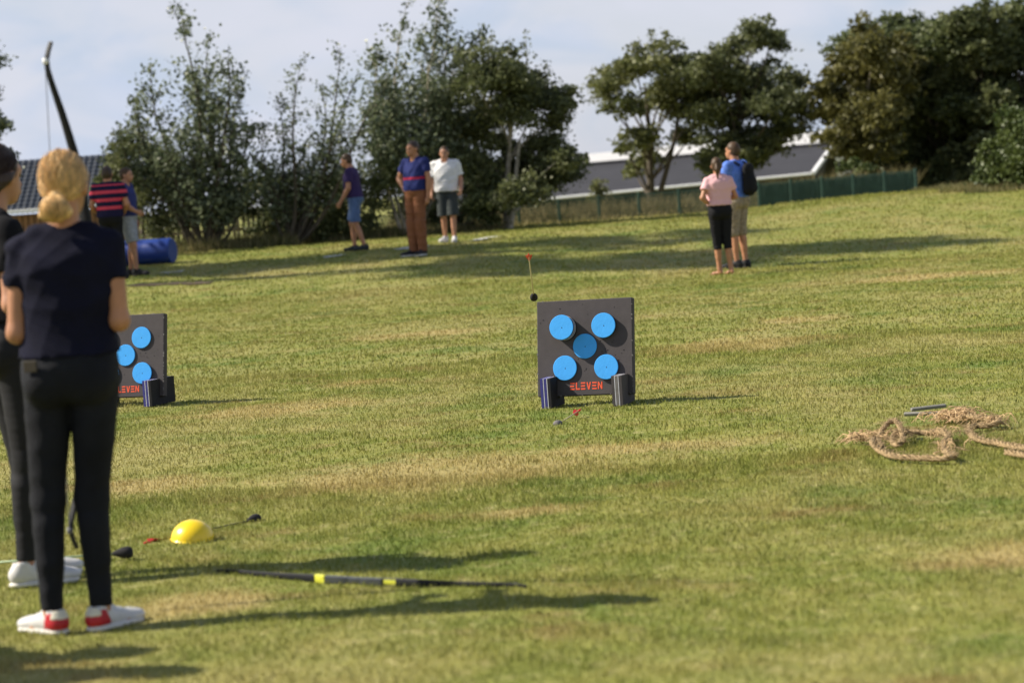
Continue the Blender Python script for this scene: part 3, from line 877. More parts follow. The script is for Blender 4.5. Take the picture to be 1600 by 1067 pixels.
# grass blades
def blades(n_target, y0, y1, hgt, wid, name_seed, skip=None):
    r_ = np.random.default_rng(name_seed)
    yy = np.sqrt(r_.uniform(y0 ** 2, y1 ** 2, n_target))
    half = 0.5 * W_PX / FPX
    xx = r_.uniform(-1, 1, n_target) * (yy * half + 0.9 + 0.02 * yy)
    return xx, yy, hgt, wid
VB, FB, RB = [], [], []
def emit(n, y0, y1, h0, w0, seed):
    r_ = np.random.default_rng(seed)
    xx, yy, _, _ = blades(n, y0, y1, 0, 0, seed)
    # clumpy height
    cl = 0.75 + 0.5 * (np.sin(xx * 7.3 + 2.1 * np.sin(yy * 5.1)) * np.sin(yy * 6.7 + 1.3 * np.sin(xx * 4.9))) * 0.5 + 0.9 * r_.random(n) ** 8 + 0.8 * np.clip(np.sin(xx * 2.9 + 4 * np.sin(yy * 1.7)) * np.sin(yy * 3.3 + 3 * np.sin(xx * 2.2)) - .55, 0, 1)
    keep = np.ones(n, bool)
    for p0, p1 in LINES + [((205, 449), (360, 444))]:
        a, b = G(*p0), G(*p1)
        d = np.array((b.x - a.x, b.y - a.y)); l = np.linalg.norm(d); d /= l
        u = (xx - a.x) * d[0] + (yy - a.y) * d[1]; v = -(xx - a.x) * d[1] + (yy - a.y) * d[0]
        keep &= ~((u > 0) & (u < l) & (np.abs(v) < 0.13) & (r_.random(n) < 0.6))
    xx, yy, cl = xx[keep], yy[keep], cl[keep]; n = len(xx)
    z = zg(xx, yy)
    h = h0 * cl * r_.uniform(0.6, 1.3, n); w = w0 * r_.uniform(0.7, 1.3, n)
    a = r_.uniform(0, 6.283, n); lean = r_.uniform(0.1, 1.0, n) * h; la = r_.uniform(0, 6.283, n)
    dx, dy = np.cos(a) * w / 2, np.sin(a) * w / 2
    lx, ly = np.cos(la) * lean, np.sin(la) * lean
    v = np.zeros((n, 5, 3))
    v[:, 0] = np.stack([xx - dx, yy - dy, z - 0.004], 1); v[:, 1] = np.stack([xx + dx, yy + dy, z - 0.004], 1)
    v[:, 2] = np.stack([xx + dx * .8 + lx * .35, yy + dy * .8 + ly * .35, z + h * .6], 1)
    v[:, 3] = np.stack([xx - dx * .8 + lx * .35, yy - dy * .8 + ly * .35, z + h * .6], 1)
    v[:, 4] = np.stack([xx + lx, yy + ly, z + h * (1 - 0.25 * lean / h)], 1)
    b = np.arange(n)[:, None] * 5 + sum(len(q) for q in VB)
    VB.append(v.reshape(-1, 3))
    FB.append(np.concatenate([b + np.array([0, 1, 2]), b + np.array([0, 2, 3]), b + np.array([3, 2, 4])]))
    RB.append(np.repeat(r_.beta(2, 2.6, n), 5))
emit(190000, 6.3, 12, 0.023, 0.0034, 1)
emit(170000, 12, 20, 0.024, 0.0050, 2)
emit(130000, 20, 34, 0.028, 0.0100, 3)
emit(70000, 34, 51, 0.035, 0.020, 4)
o = mesh_np('grass', np.concatenate(VB), np.concatenate(FB), M['blade'], attrs={'rnd': np.concatenate(RB)})
tag(o, 'short patchy mown grass, green with dry straw coloured areas', 'grass', kind='stuff')

# ================================================================== trees
def leaves(P, size, seed, droop=0.3):
    """rhombus leaves at points P; returns V,F,rnd"""
    r_ = np.random.default_rng(seed); n = len(P)
    s = size * r_.uniform(0.6, 1.25, n)[:, None]
    a = r_.normal(0, 1, (n, 3)); a[:, 2] = a[:, 2] * 0.6 - droop; a /= np.linalg.norm(a, axis=1, keepdims=True)
    b = r_.normal(0, 1, (n, 3)); b -= a * (a * b).sum(1, keepdims=True); b /= np.linalg.norm(b, axis=1, keepdims=True)
    c = np.cross(a, b)
    v = np.stack([P - a * s * .5, P + b * s * .36 + c * s * .08, P + a * s * .5, P - b * s * .36 + c * s * .08], 1).reshape(-1, 3)
    i = np.arange(n)[:, None] * 4
    f = np.concatenate([i + np.array([0, 1, 2]), i + np.array([0, 2, 3])])
    return v, f, np.repeat(r_.random(n), 4)

def curve(a, b, bend, n, r_):
    a, b = np.array(a, float), np.array(b, float); L_ = np.linalg.norm(b - a)
    o = r_.normal(0, bend, 3) * L_; o2 = r_.normal(0, bend * .5, 3) * L_
    t = np.linspace(0, 1, n)[:, None]
    return a + (b - a) * t + o * (t * (1 - t)) + o2 * np.sin(t * 6.283) * 0.4

def shoot_tree(label, base, d, tops, leafm, seed, nleaf=900, lsize=0.085, spread=0.42, dd=1.0, group=None, barkm='bark', fill=()):
    """many upright shoots from one base; tops and fill clumps are placed round the trunk at real depth"""
    r_ = np.random.default_rng(seed)
    b = W(base[0], base[1], d); b.z = float(zg(b.x, b.y)) - 0.05
    root = empty('tree', b, 0, label, 'tree', group)
    mb = MB(); LP = []
    for i, (px, py) in enumerate(tops):
        dep = d + r_.uniform(-dd, dd); t = W(px, py, dep); tl = np.array(t - b)
        st = np.array((r_.normal(0, .06), r_.normal(0, .06), 0.0))
        n = 12; pts = curve(st, tl, 0.10, n, r_)
        pts[:, 0] = st[0] + (pts[:, 0] - st[0]) ; 
        mid = np.linspace(0, 1, n)
        pts[:, 0] = st[0] + (tl[0] - st[0]) * mid ** 0.75 + (pts[:, 0] - st[0] - (tl[0] - st[0]) * mid); pts[:, 1] = st[1] + (tl[1] - st[1]) * mid ** 0.75
        hgt = tl[2]; r0 = 0.020 + 0.010 * hgt * r_.uniform(.7, 1.2)
        mb.tube(pts, list(np.linspace(r0, 0.004, n)), 5, False)
        nt_ = int(22 * hgt / 3)
        for q in range(nt_):
            t_ = r_.uniform(0.16, 0.98); k = t_ * (n - 1); k0 = int(k); p = pts[k0] * (1 - k + k0) + pts[min(k0 + 1, n - 1)] * (k - k0)
            ln = (spread * (1 - t_) ** 0.8 + 0.10) * hgt / 3 * r_.uniform(.6, 1.35)
            an = r_.uniform(0, 6.283); u = r_.uniform(.6, 1.5)
            e = p + np.array((math.cos(an) * ln, math.sin(an) * ln, u * ln))
            tw = curve(p, e, 0.12, 4, r_)
            mb.tube(tw, [0.009, 0.006, 0.004, 0.002], 3, False)
            m_ = int(nleaf / nt_ * (0.5 + ln / 0.5))
            s = r_.uniform(0.15, 1.08, m_)[:, None]
            LP.append(p + (e - p) * s + r_.normal(0, 0.055 + 0.07 * ln, (m_, 3)))
        s = r_.uniform(0.5, 1.0, int(nleaf * 0.12)); kk = s * (n - 1); k0 = np.minimum(kk.astype(int), n - 2); fr = (kk - k0)[:, None]
        LP.append(pts[k0] * (1 - fr) + pts[k0 + 1] * fr + r_.normal(0, 0.06, (len(s), 3)))
    for px, py, rr in fill:
        dep = d + r_.uniform(-dd, dd) * 0.7; c = np.array(W(px, py, dep) - b); rad = rr * d / FPX
        m_ = int(1.4 * rr * rr * 0.20); q = r_.normal(0, 1, (m_, 3)); q /= np.linalg.norm(q, axis=1, keepdims=True)
        LP.append(c + q * (rad * r_.uniform(0.2, 1.1, m_) ** 0.6)[:, None] * np.array((1, 1, .85)))
        tw = curve((0, 0, 0.3), c, 0.15, 5, r_); mb.tube(tw, [0.03, 0.02, 0.014, 0.009, 0.004], 4, False)
    mb.build('trunk', M[barkm], root, True)
    v, f, rn = leaves(np.concatenate(LP), lsize, seed + 3)
    mesh_np('crown', v, f, M[leafm], root, attrs={'rnd': rn})
    return root

def clump_tree(name, label, cat, base, d, clumps, leafm, seed, lsize=0.11, dens=0.24, dd=1.6, group=None, trunk_r=0.12, barkm='bark', trunks=None, flat=0.8, spikes=()):
    """crown of leaf clumps on limbs that leave a tapered trunk"""
    r_ = np.random.default_rng(seed)
    b = W(base[0], base[1], d); b.z = float(zg(b.x, b.y)) - 0.05
    root = empty(name, b, 0, label, cat, group)
    mb = MB(); LP = []; RN = []
    cs = []
    for px, py, rr in clumps:
        dep = d + r_.uniform(-dd, dd); cs.append((np.array(W(px, py, dep) - b), rr * d / FPX, rr))
    top = max(c[0][2] for c in cs); mx_ = np.mean([c[0][0] for c in cs])
    n = 9
    spine = curve((0, 0, 0), (mx_ * 0.8, 0, top * 0.85), 0.05, n, r_)
    if trunk_r > 0:
        mb.tube(spine, list(np.linspace(trunk_r, trunk_r * 0.2, n)), 8, False)
        if trunks:
            for (px, py) in trunks:
                e = np.array(W(px, py, d) - b); mb.tube(curve((r_.normal(0, .1), r_.normal(0, .2), 0), e, 0.06, 8, r_), list(np.linspace(trunk_r * .75, .03, 8)), 7, False)
    for c, rad, rr in cs:
        t = np.clip((c[2] - 0.4 * rad) / top * 0.75, 0.12, 0.95); k0 = int(t * (n - 1)); s0 = spine[k0]
        if trunk_r > 0:
            tw = curve(s0, c, 0.10, 6, r_); mb.tube(tw, list(np.linspace(trunk_r * 0.42 * (1 - t * .5), 0.010, 6)), 5, False)
        # sub clumps make an uneven outline
        ns = 15
        for s in range(ns):
            u = r_.normal(0, 1, 3); u /= np.linalg.norm(u); sc = c + u * rad * r_.uniform(0.25, 1.25) * np.array((1, 1, flat)); sr = rad * r_.uniform(0.22, 0.5)
            if trunk_r > 0 and s % 2 == 0: mb.tube(curve(c, sc, 0.1, 3, r_), [0.014, 0.008, 0.003], 3, False)
            m_ = max(8, int(rr * rr * dens * (sr / rad) ** 1.6 * 0.95))
            q = r_.normal(0, 0.62, (m_, 3)) * sr * np.array((1.15, 1.15, flat * .8)); q[:, 2] -= 0.25 * np.abs(q[:, 0]) 
            LP.append(sc + q); RN.append(np.full(m_, r_.uniform(-0.28, 0.28)))
    for px, py, ln in spikes:
        e = np.array(W(px, py, d) - b); p = e - np.array((r_.normal(0, .1), 0, ln * d / FPX)); tw = curve(p, e, .08, 6, r_)
        mb.tube(tw, [0.02, .016, .012, .009, .006, .003], 4, False)
        m_ = 60; s = r_.random(m_)[:, None]; LP.append(p + (e - p) * s + r_.normal(0, 1, (m_, 3)) * (0.03 + 0.14 * (1 - s))); RN.append(np.zeros(m_))
    if mb.v: mb.build('trunk' if cat == 'tree' else 'stem', M[barkm], root, True)
    P_ = np.concatenate(LP); zok = P_[:, 2] > 0.02; P_ = P_[zok]; rn0 = np.concatenate(RN)[zok]
    v, f, rn = leaves(P_, lsize, seed + 3)
    rn = np.clip(rn * 0.6 + 0.2 + np.repeat(rn0, 4), 0, 1)
    mesh_np('crown' if cat == 'tree' else 'foliage', v, f, M[leafm], root, attrs={'rnd': rn})
    return root

TG = 'trees along the field edge'
shoot_tree('tall open crowned young aspen with many upright shoots above the blue roll', (322, 388), 48,
           [(268, 6), (325, 55), (357, 72), (388, 112), (236, 100), (208, 152), (183, 196), (398, 195), (300, 112), (345, 150), (250, 170), (372, 250), (220, 230)],
           'leaf_a', 21, nleaf=560, lsize=0.095, spread=0.46, group=TG, fill=[(300, 210, 36), (322, 270, 42), (330, 325, 40)])
shoot_tree('thin sparse young aspen left of the person in denim shorts', (455, 385), 48,
           [(470, 98), (532, 78), (560, 112), (432, 150), (412, 192), (500, 132), (590, 150), (395, 240), (545, 200), (480, 220)],
           'leaf_a', 22, nleaf=390, spread=0.42, group=TG, fill=[(450, 265, 26), (505, 250, 26)])
shoot_tree('tall leafy aspen reaching the top edge behind the man in brown trousers', (640, 360), 49,
           [(636, 2), (686, -10), (722, 60), (590, 75), (604, 112), (748, 48), (700, 20), (660, 60), (580, 160), (720, 130)],
           'leaf_a', 23, nleaf=800, lsize=0.095, spread=0.48, group=TG, barkm='bark_pale', fill=[(640, 160, 55), (690, 170, 60), (600, 210, 48), (650, 235, 60), (700, 250, 50)])
clump_tree('tree', 'broad dark alder with pale trunk behind the white shirted man', 'tree', (792, 352), 49,
           [(752, 118, 42), (798, 112, 46), (846, 145, 46), (872, 172, 34), (800, 180, 62), (862, 235, 42), (742, 190, 55), (892, 240, 24), (830, 262, 48), (774, 272, 52), (878, 270, 28), (722, 265, 45), (760, 300, 40), (815, 300, 34)],
           'leaf_b', 24, lsize=0.085, dens=0.62, group=TG, trunk_r=0.09, barkm='bark_pale', trunks=[(812, 220)], spikes=[(820, 48, 55), (800, 78, 50), (853, 98, 40), (768, 50, 50)])
clump_tree('bush', 'rounded dark bush beside the striped shirt, under the tallest aspen', 'bush', (215, 372), 49.5,
           [(190, 235, 32), (228, 240, 42), (172, 268, 26), (268, 275, 42), (238, 300, 42), (205, 285, 38), (180, 310, 30), (290, 330, 34), (250, 340, 32)],
           'leaf_b', 25, lsize=0.08, dens=0.40, dd=0.9, group='bushes under the aspens', trunk_r=0.05)
clump_tree('bush', 'dense shadowy bush left of the denim shorts, behind the picket fence end', 'bush', (440, 384), 49.5,
           [(398, 285, 38), (440, 310, 44), (495, 300, 46), (420, 350, 32), (470, 350, 36), (380, 320, 30)],
           'leaf_d', 26, lsize=0.08, dens=0.40, dd=0.9, group='bushes under the aspens', trunk_r=0.05)
clump_tree('bush', 'dense dark bush right behind the person in denim shorts', 'bush', (540, 384), 49.5,
           [(530, 290, 40), (560, 320, 40), (595, 280, 44), (520, 345, 36), (575, 345, 22), (610, 240, 30), (500, 360, 24)],
           'leaf_d', 27, lsize=0.08, dens=0.40, dd=0.9, group='bushes under the aspens', trunk_r=0.05)
clump_tree('bush', 'low shaded shrub between the brown trousers and the white shirt', 'bush', (690, 372), 49,
           [(640, 310, 30), (680, 330, 26), (720, 340, 28), (740, 320, 30), (765, 335, 20)],
           'leaf_d', 28, lsize=0.08, dens=0.5, dd=0.6, group='bushes under the aspens', trunk_r=0.04)
clump_tree('tree', 'forked open crowned oak whose foliage hangs left over the barn roof', 'tree', (1018, 330), 61,
           [(958, 128, 34), (998, 100, 38), (1045, 92, 40), (1082, 120, 40), (1040, 145, 42), (940, 135, 20), (984, 165, 24), (1002, 212, 30), (992, 262, 20), (975, 232, 18), (1090, 175, 40), (1072, 215, 26), (1014, 240, 22), (955, 165, 18)],
           'leaf_c', 31, lsize=0.11, dens=0.44, dd=1.2, group='trees by the barn', trunk_r=0.13, trunks=[(1062, 160)], spikes=[(1018, 45, 40), (1040, 50, 30)], flat=0.75)
clump_tree('tree', 'tall dark oak with layered crown directly above the couple', 'tree', (1152, 335), 60,
           [(1180, 48, 32), (1152, 72, 30), (1208, 66, 24), (1130, 108, 40), (1182, 118, 46), (1226, 128, 34), (1240, 168, 32), (1160, 168, 48), (1208, 205, 38), (1120, 220, 38), (1185, 232, 32), (1236, 195, 24), (1150, 235, 34), (1100, 150, 34), (1110, 255, 24), (1108, 128, 34), (1112, 178, 34), (1100, 92, 24), (1210, 160, 36)],
           'leaf_b', 32, lsize=0.11, dens=0.5, dd=1.5, group='trees by the barn', trunk_r=0.15, flat=0.72)
def mass(cx, y0, y1, rx, nn, seed, r0=34):
    r_ = random.Random(seed); out = []
    for i in range(nn):
        t = (i + 0.5) / nn; y = y0 + (y1 - y0) * t
        w = rx * math.sin(math.pi * min(0.97, max(0.22, t * 0.85 + 0.12))) ** 0.7
        out.append((cx + r_.uniform(-w, w), y + r_.uniform(-14, 14), r0 * r_.uniform(.75, 1.2)))
    return out
WG = 'trees of the wood at the right'
for cx, base, y0, y1, rx, nn, lm, lab, dpt, sd_ in [
    (1352, 300, 60, 225, 54, 24, 'leaf_e', 'olive brown leaved tree at the left edge of the dark wood, pale trunk showing', 58, 41),
    (1395, 292, 48, 270, 66, 28, 'leaf_d', 'dark round topped tree second from the left in the right hand wood', 62, 42),
    (1468, 292, 44, 280, 66, 28, 'leaf_d', 'dark tree in the middle of the right hand wood above the fence end', 61, 43),
    (1540, 296, 34, 285, 70, 28, 'leaf_b', 'dark green tree behind the bright bush in the right hand wood', 60, 44),
    (1612, 300, 15, 285, 66, 26, 'leaf_d', 'tallest dark tree at the right edge of the photo', 59, 45),
    (1690, 300, 20, 285, 66, 18, 'leaf_d', 'dark tree standing just beyond the right picture edge', 59, 46)]:
    clump_tree('tree', lab, 'tree', (cx, base), dpt, mass(cx, y0, y1, rx, nn, sd_), lm, sd_, lsize=0.13, dens=0.42, dd=2.0, group=WG, trunk_r=0.16, barkm='bark_pale' if lm == 'leaf_e' else 'bark')
# undergrowth closing the foot of the wood
clump_tree('hedge', 'deep shaded undergrowth along the foot of the right hand wood', 'hedge', (1450, 296), 60.5,
           [(1345 + i * 24, 262 + (i % 2) * 14, 28) for i in range(15)], 'leaf_d', 48, lsize=0.13, dens=0.5, dd=1.0, trunk_r=0.03)
clump_tree('bush', 'bright green bush at the right picture edge in front of the wood', 'bush', (1580, 330), 47,
           [(1590, 205, 36), (1568, 235, 34), (1600, 255, 44), (1552, 270, 28), (1575, 295, 34), (1620, 220, 44), (1625, 300, 40), (1545, 300, 18), (1600, 315, 26)],
           'leaf_f', 49, lsize=0.09, dens=0.6, dd=0.9, trunk_r=0.05)
clump_tree('bush', 'small pale sapling in front of the long barn roof', 'bush', (935, 320), 56,
           [(936, 290, 12), (934, 304, 14), (930, 318, 14)], 'leaf_c', 50, lsize=0.07, dens=0.7, dd=0.2, trunk_r=0.02)
clump_tree('bush', 'low green bush below the pale trunk at the barn end', 'bush', (1310, 285), 55,
           [(1318, 260, 12), (1338, 258, 14), (1356, 262, 14)], 'leaf_f', 53, lsize=0.09, dens=0.6, dd=0.5, trunk_r=0.03)
clump_tree('tree', 'dark tree of which only a few leaves enter at the left edge', 'tree', (-60, 400), 47,
           [(-30, 90, 30), (-40, 140, 36), (-22, 190, 28), (-60, 60, 44), (-90, 160, 60), (-60, 230, 50), (-30, 250, 40), (-12, 205, 18)], 'leaf_a', 51, lsize=0.085, dens=0.5, dd=1.0, group=TG, trunk_r=0.1)

clump_tree('tree', 'large tree outside the left edge whose long shadow crosses the far turf', 'tree', (-390, 460), 42.3,
           [(-250, 150, 90), (-330, 60, 110), (-420, 100, 110), (-480, -20, 110), (-360, -100, 120), (-430, -220, 120), (-330, -320, 110), (-400, -430, 110), (-350, -560, 100), (-390, -680, 90), (-400, -800, 70)],
           'leaf_b', 71, lsize=0.16, dens=0.085, dd=1.1, group='tall trees beyond the left edge', trunk_r=0.22)
clump_tree('tree', 'tallest tree outside the left edge, its crown far above the frame', 'tree', (-560, 500), 38.6,
           [(-520, -560, 110), (-600, -660, 110), (-540, -780, 120), (-600, -900, 120), (-540, -1010, 110), (-570, -1120, 90)],
           'leaf_b', 72, lsize=0.16, dens=0.085, dd=0.8, group='tall trees beyond the left edge', trunk_r=0.25)

# rough unmown grass under the trees and at the right crest
def rough(name, label, spots, seed, hmax):
    r_ = np.random.default_rng(seed); V_, F_, R_ = [], [], []; nb = 0
    for px0, px1, d0, d1, n, hh, dry in spots:
        d = r_.uniform(d0, d1, n); u = r_.uniform(px0, px1, n)
        x = (u - 800) / FPX * d; z = zg(x, d)
        h = hh * r_.uniform(.4, 1.2, n) * (0.6 + 0.6 * np.abs(np.sin(x * 2.3 + np.sin(d * 3)))); w = 0.022; a = r_.uniform(0, 6.28, n); lx = r_.normal(0, .35, n) * h; ly = r_.normal(0, .35, n) * h
        v = np.zeros((n, 3, 3))
        v[:, 0] = np.stack([x - np.cos(a) * w / 2, d - np.sin(a) * w / 2, z - .01], 1); v[:, 1] = np.stack([x + np.cos(a) * w / 2, d + np.sin(a) * w / 2, z - .01], 1)
        v[:, 2] = np.stack([x + lx, d + ly, z + h], 1)
        V_.append(v.reshape(-1, 3)); F_.append(np.arange(n * 3).reshape(-1, 3) + nb); nb += 3 * n
        R_.append(np.repeat(np.clip(r_.normal(dry, .25, n), 0, 1), 3))
    o_ = mesh_np(name, np.concatenate(V_), np.concatenate(F_), M['weed'], attrs={'rnd': np.concatenate(R_)})
    return tag(o_, label, 'grass', kind='stuff')
rough('tall_grass', 'long rough grass and weeds along the field edge under the trees',
      [(180, 480, 47.2, 51, 9000, 0.26, .35), (480, 800, 48.4, 51, 6000, 0.18, .45), (560, 640, 48.5, 50, 2200, 0.22, .15), (620, 1180, 53.9, 56, 12000, 0.45, .85), (1150, 1440, 53, 56, 5000, 0.5, .5), (620, 1430, 52.2, 53.2, 2500, 0.12, .6),
       (1440, 1640, 50, 54, 2500, 0.10, .35), (1480, 1640, 47, 53, 2500, 0.14, .35), (1520, 1660, 46, 50, 3500, 0.16, .35), (-60, 200, 46, 52, 4000, .3, .3)], 61, 0.3)

# ================================================================== fences and buildings
def fence_run(label, pts_px, h_top, seg_names, d, solid_from):
    root = empty('fence', (0, 0, 0), 0, label, 'fence')
    return root
fr = W(560, 350, 53.5); 
froot = empty('fence', (fr.x, 53.5, 0), 0, 'long green wire mesh fence with steel posts in front of the barn', 'fence')
posts = list(np.linspace(560, 1185, 11)) + list(np.linspace(1235, 1430, 5))
def ftop(px):   # top of the fence in the photograph
    return np.interp(px, [560, 880, 1200, 1430], [342, 314, 287, 267])
FD = lambda px: 53.5 - (px - 560) / 870 * 2.0
pp = []
for px in posts:
    d_ = FD(px); t = W(px, ftop(px), d_); zb = min(float(zg(t.x, d_)), t.z - 0.75) - 0.12
    pp.append((t.x - fr.x, d_ - 53.5, zb, t.z))
pm = None
for i, (x, y, zb, zt) in enumerate(pp):
    m = MB(); m.box((x, y, (zb + zt + .05) / 2), (0.06, 0.06, zt - zb + .05), None, 0.006); m.build('post', M['fence_green'], froot)
for i in range(len(pp) - 1):
    x0, y0, b0, t0 = pp[i]; x1, y1, b1, t1 = pp[i + 1]
    m = MB(); nw = 30
    for k in range(1, nw):
        f = k / nw; m.box((x0 + (x1 - x0) * f, y0 + (y1 - y0) * f, (b0 + t0) / 2 + ((b1 + t1) - (b0 + t0)) / 2 * f), (0.013, 0.010, (t0 - b0) * (1 - f) + (t1 - b1) * f))
    for k in range(13):
        f = k / 12; m.tube([(x0, y0 + .012, b0 + (t0 - b0) * f), (x1, y1 + .012, b1 + (t1 - b1) * f)], 0.007 if k < 12 else 0.018, 4)
    m.build('mesh_panel', M['fence_green'], froot)
    if i >= 10:
        m = MB(); n = Vector((y1 - y0, -(x1 - x0), 0)).normalized() * -0.045
        vs = []
        for f in np.linspace(0.02, 0.98, 9):
            for s, off in ((0, 0.0), (1, 0.0)):
                z = (b0 + (b1 - b0) * f) if s == 0 else (t0 + (t1 - t0) * f) - 0.03
                w_ = 0.012 * math.sin(f * 19)
                vs.append((x0 + (x1 - x0) * f + n.x + w_ * 0, y0 + (y1 - y0) * f + n.y + w_, z))
        m.add(vs, [(2 * q, 2 * q + 2, 2 * q + 3, 2 * q + 1) for q in range(8)])
        o = m.build('screen_cloth', M['screen_green'], froot)
        sm = o.modifiers.new('thick', 'SOLIDIFY'); sm.thickness = 0.006

# picket fence under the aspens
pk = W(300, 385, 51.5)
proot = empty('picket_fence', (pk.x, 51.5, float(zg(pk.x, 51.5))), 0, 'weathered upright picket fence behind the aspens and blue roll', 'fence')
m = MB(); m.box((0, 0, 0.5), (0.075, 0.022, 0.62), None, 0.004)
bp = m.build('picket', M['picket'], proot)
pme = bp.data
x = -1.75; first = True
while x < 2.6:
    if first: q = bp; first = False
    else:
        q = bp.copy(); COL.objects.link(q); q.parent = proot
    q.location = (x, random.uniform(-.004, .004), random.uniform(-.03, .05)); q.rotation_euler = (0, random.uniform(-.03, .03), 0)
    x += 0.105 + random.uniform(-.008, .01)
for z in (0.35, 0.70):
    m = MB(); m.box((0.42, 0.03, z), (4.5, 0.03, 0.07), None, 0.004); m.build('rail', M['picket'], proot)

# shed at the left with tiled roof
SH_D = 56.0
e0, e1 = W(-60, 334, SH_D), W(165, 318, SH_D); t0 = W(60, 249, SH_D + 1.9)
sroot = empty('shed', (e0.x, SH_D, e0.z - 2.0), 0, 'low brown plank shed with dark blue tiled roof behind the two girls', 'shed')
Ls = e1.x - e0.x; rise = t0.z - (e0.z + e1.z) / 2; run = 1.9; slope = math.atan2(rise, run)
mb = MB(); nx, ny = 150, 12
vs = []; fs = []
for j in range(ny):
    for lay in (0, 1):
        tt = (j + lay * 0.999) / ny
        for i in range(nx + 1):
            u = i / nx * (Ls + 0.3) - 0.15; hgt = 0.018 * (1 - lay) + 0.016 * math.sin(i * 2 * math.pi / 6)
            vs.append((u, run * tt - 0.12 * (1 - tt) - math.sin(slope) * hgt, 2.0 + rise * tt + math.cos(slope) * hgt))
for j in range(2 * ny - 1):
    for i in range(nx): fs.append((j * (nx + 1) + i, j * (nx + 1) + i + 1, (j + 1) * (nx + 1) + i + 1, (j + 1) * (nx + 1) + i))
mb.add(vs, fs)
rf = mb.build('roof', M['roof_dark'], sroot, True, 40)
m = MB(); m.add([(-.15, run, 2 + rise), (Ls + .15, run, 2 + rise), (Ls + .15, 2 * run, 2.0), (-.15, 2 * run, 2.0)], [(0, 1, 2, 3)]); m.build('rear_roof', M['roof_dark'], sroot)
m = MB(); m.box((Ls / 2, -0.16, 1.965), (Ls + .3, 0.07, 0.07), None, 0.01)
for i in range(int(Ls / .12)): m.box((i * 0.12, -0.20, 1.935), (0.07, 0.02, 0.06))
m.build('gutter', M['white_paint'], sroot)
n_pl = int(Ls / 0.14)
m = MB(); m.box((0, 0, 0.93), (0.115, 0.03, 1.86), None, 0.004); pl = m.build('plank', M['plank'], sroot); pl.location = (0.06, 0, 0)
for i in range(1, n_pl):
    q = pl.copy(); COL.objects.link(q); q.parent = sroot; q.location = (0.06 + i * 0.14, random.uniform(-.004, .004), 0)
m = MB(); m.box((Ls / 2, 0.06, 0.94), (Ls, 0.05, 1.88)); m.box((0.03, 1.9, 0.94), (0.06, 3.6, 1.88)); m.box((Ls - .03, 1.9, 0.94), (0.06, 3.6, 1.88)); m.box((Ls / 2, 3.75, .94), (Ls, .06, 1.88))
m.add([(0, 0.1, 1.88), (0, 3.78, 1.88), (0, 1.9, 1.9 + rise)], [(0, 1, 2)]); m.add([(Ls, 0.1, 1.88), (Ls, 3.78, 1.88), (Ls, 1.9, 1.9 + rise)], [(0, 2, 1)])
m.build('wall', M['dark_wall'], sroot)

# long barn behind the fence
BD = 110.0
E0, E1 = W(640, 331, BD), W(1268, 271, BD); T0, T1 = W(660, 280, BD + 6), W(1302, 226, BD + 6)
broot = empty('barn', (E0.x, BD, -1.9), 0, 'long low barn with plain grey roof and white edging', 'barn')
bo = Vector((E0.x, BD, -1.9))
m = MB(); NB = 40; vs = []
for i in range(NB + 1):
    f = i / NB
    a = E0.lerp(E1, f) - bo; b_ = T0.lerp(T1, f) - bo
    for q in (0, 1): vs += [tuple((a if q == 0 else b_) + Vector((0, 0, 0)))]
m.add(vs, [(2 * i, 2 * i + 2, 2 * i + 3, 2 * i + 1) for i in range(NB)])
back = [tuple(T0 - bo), tuple(T1 - bo), tuple(T1 - bo + Vector((1, 6, -2.4))), tuple(T0 - bo + Vector((1, 6, -2.4)))]
m.add(back, [(0, 1, 2, 3)])
rf = m.build('roof', M['roof_grey'], broot); sm = rf.modifiers.new('t', 'SOLIDIFY'); sm.thickness = 0.12
m = MB(); m.tube([E0 - bo + Vector((0, -.12, -.02)), E1 - bo + Vector((0, -.12, -.02))], 0.065, 6); m.build('gutter', M['white_paint'], broot)
m = MB(); m.tube([E1 - bo + Vector((.05, -.1, 0)), T1 - bo + Vector((.05, 0, .04))], 0.11, 4); m.build('verge_board', M['white_paint'], broot)
m = MB(); m.tube([T0 - bo + Vector((0, 0, .05)), T1 - bo + Vector((0, 0, .05))], 0.08, 6); m.build('ridge_cap', M['roof_grey'], broot)
m = MB(); a, b_ = E0 - bo, E1 - bo
m.add([(a.x, .5, -0.6), (b_.x, .5, -0.6), (b_.x, .5, b_.z + .1), (a.x, .5, a.z + .1)], [(0, 1, 2, 3)])
m.add([(b_.x + .1, .5, -.6), (b_.x + .9, 11.5, -.6), (b_.x + .9, 11.5, b_.z), (T1.x - bo.x - .1, 6, T1.z - bo.z - .1), (b_.x + .1, .5, b_.z + .1)], [(0, 1, 2, 3, 4)])
m.build('wall', M['dark_wall'], broot)
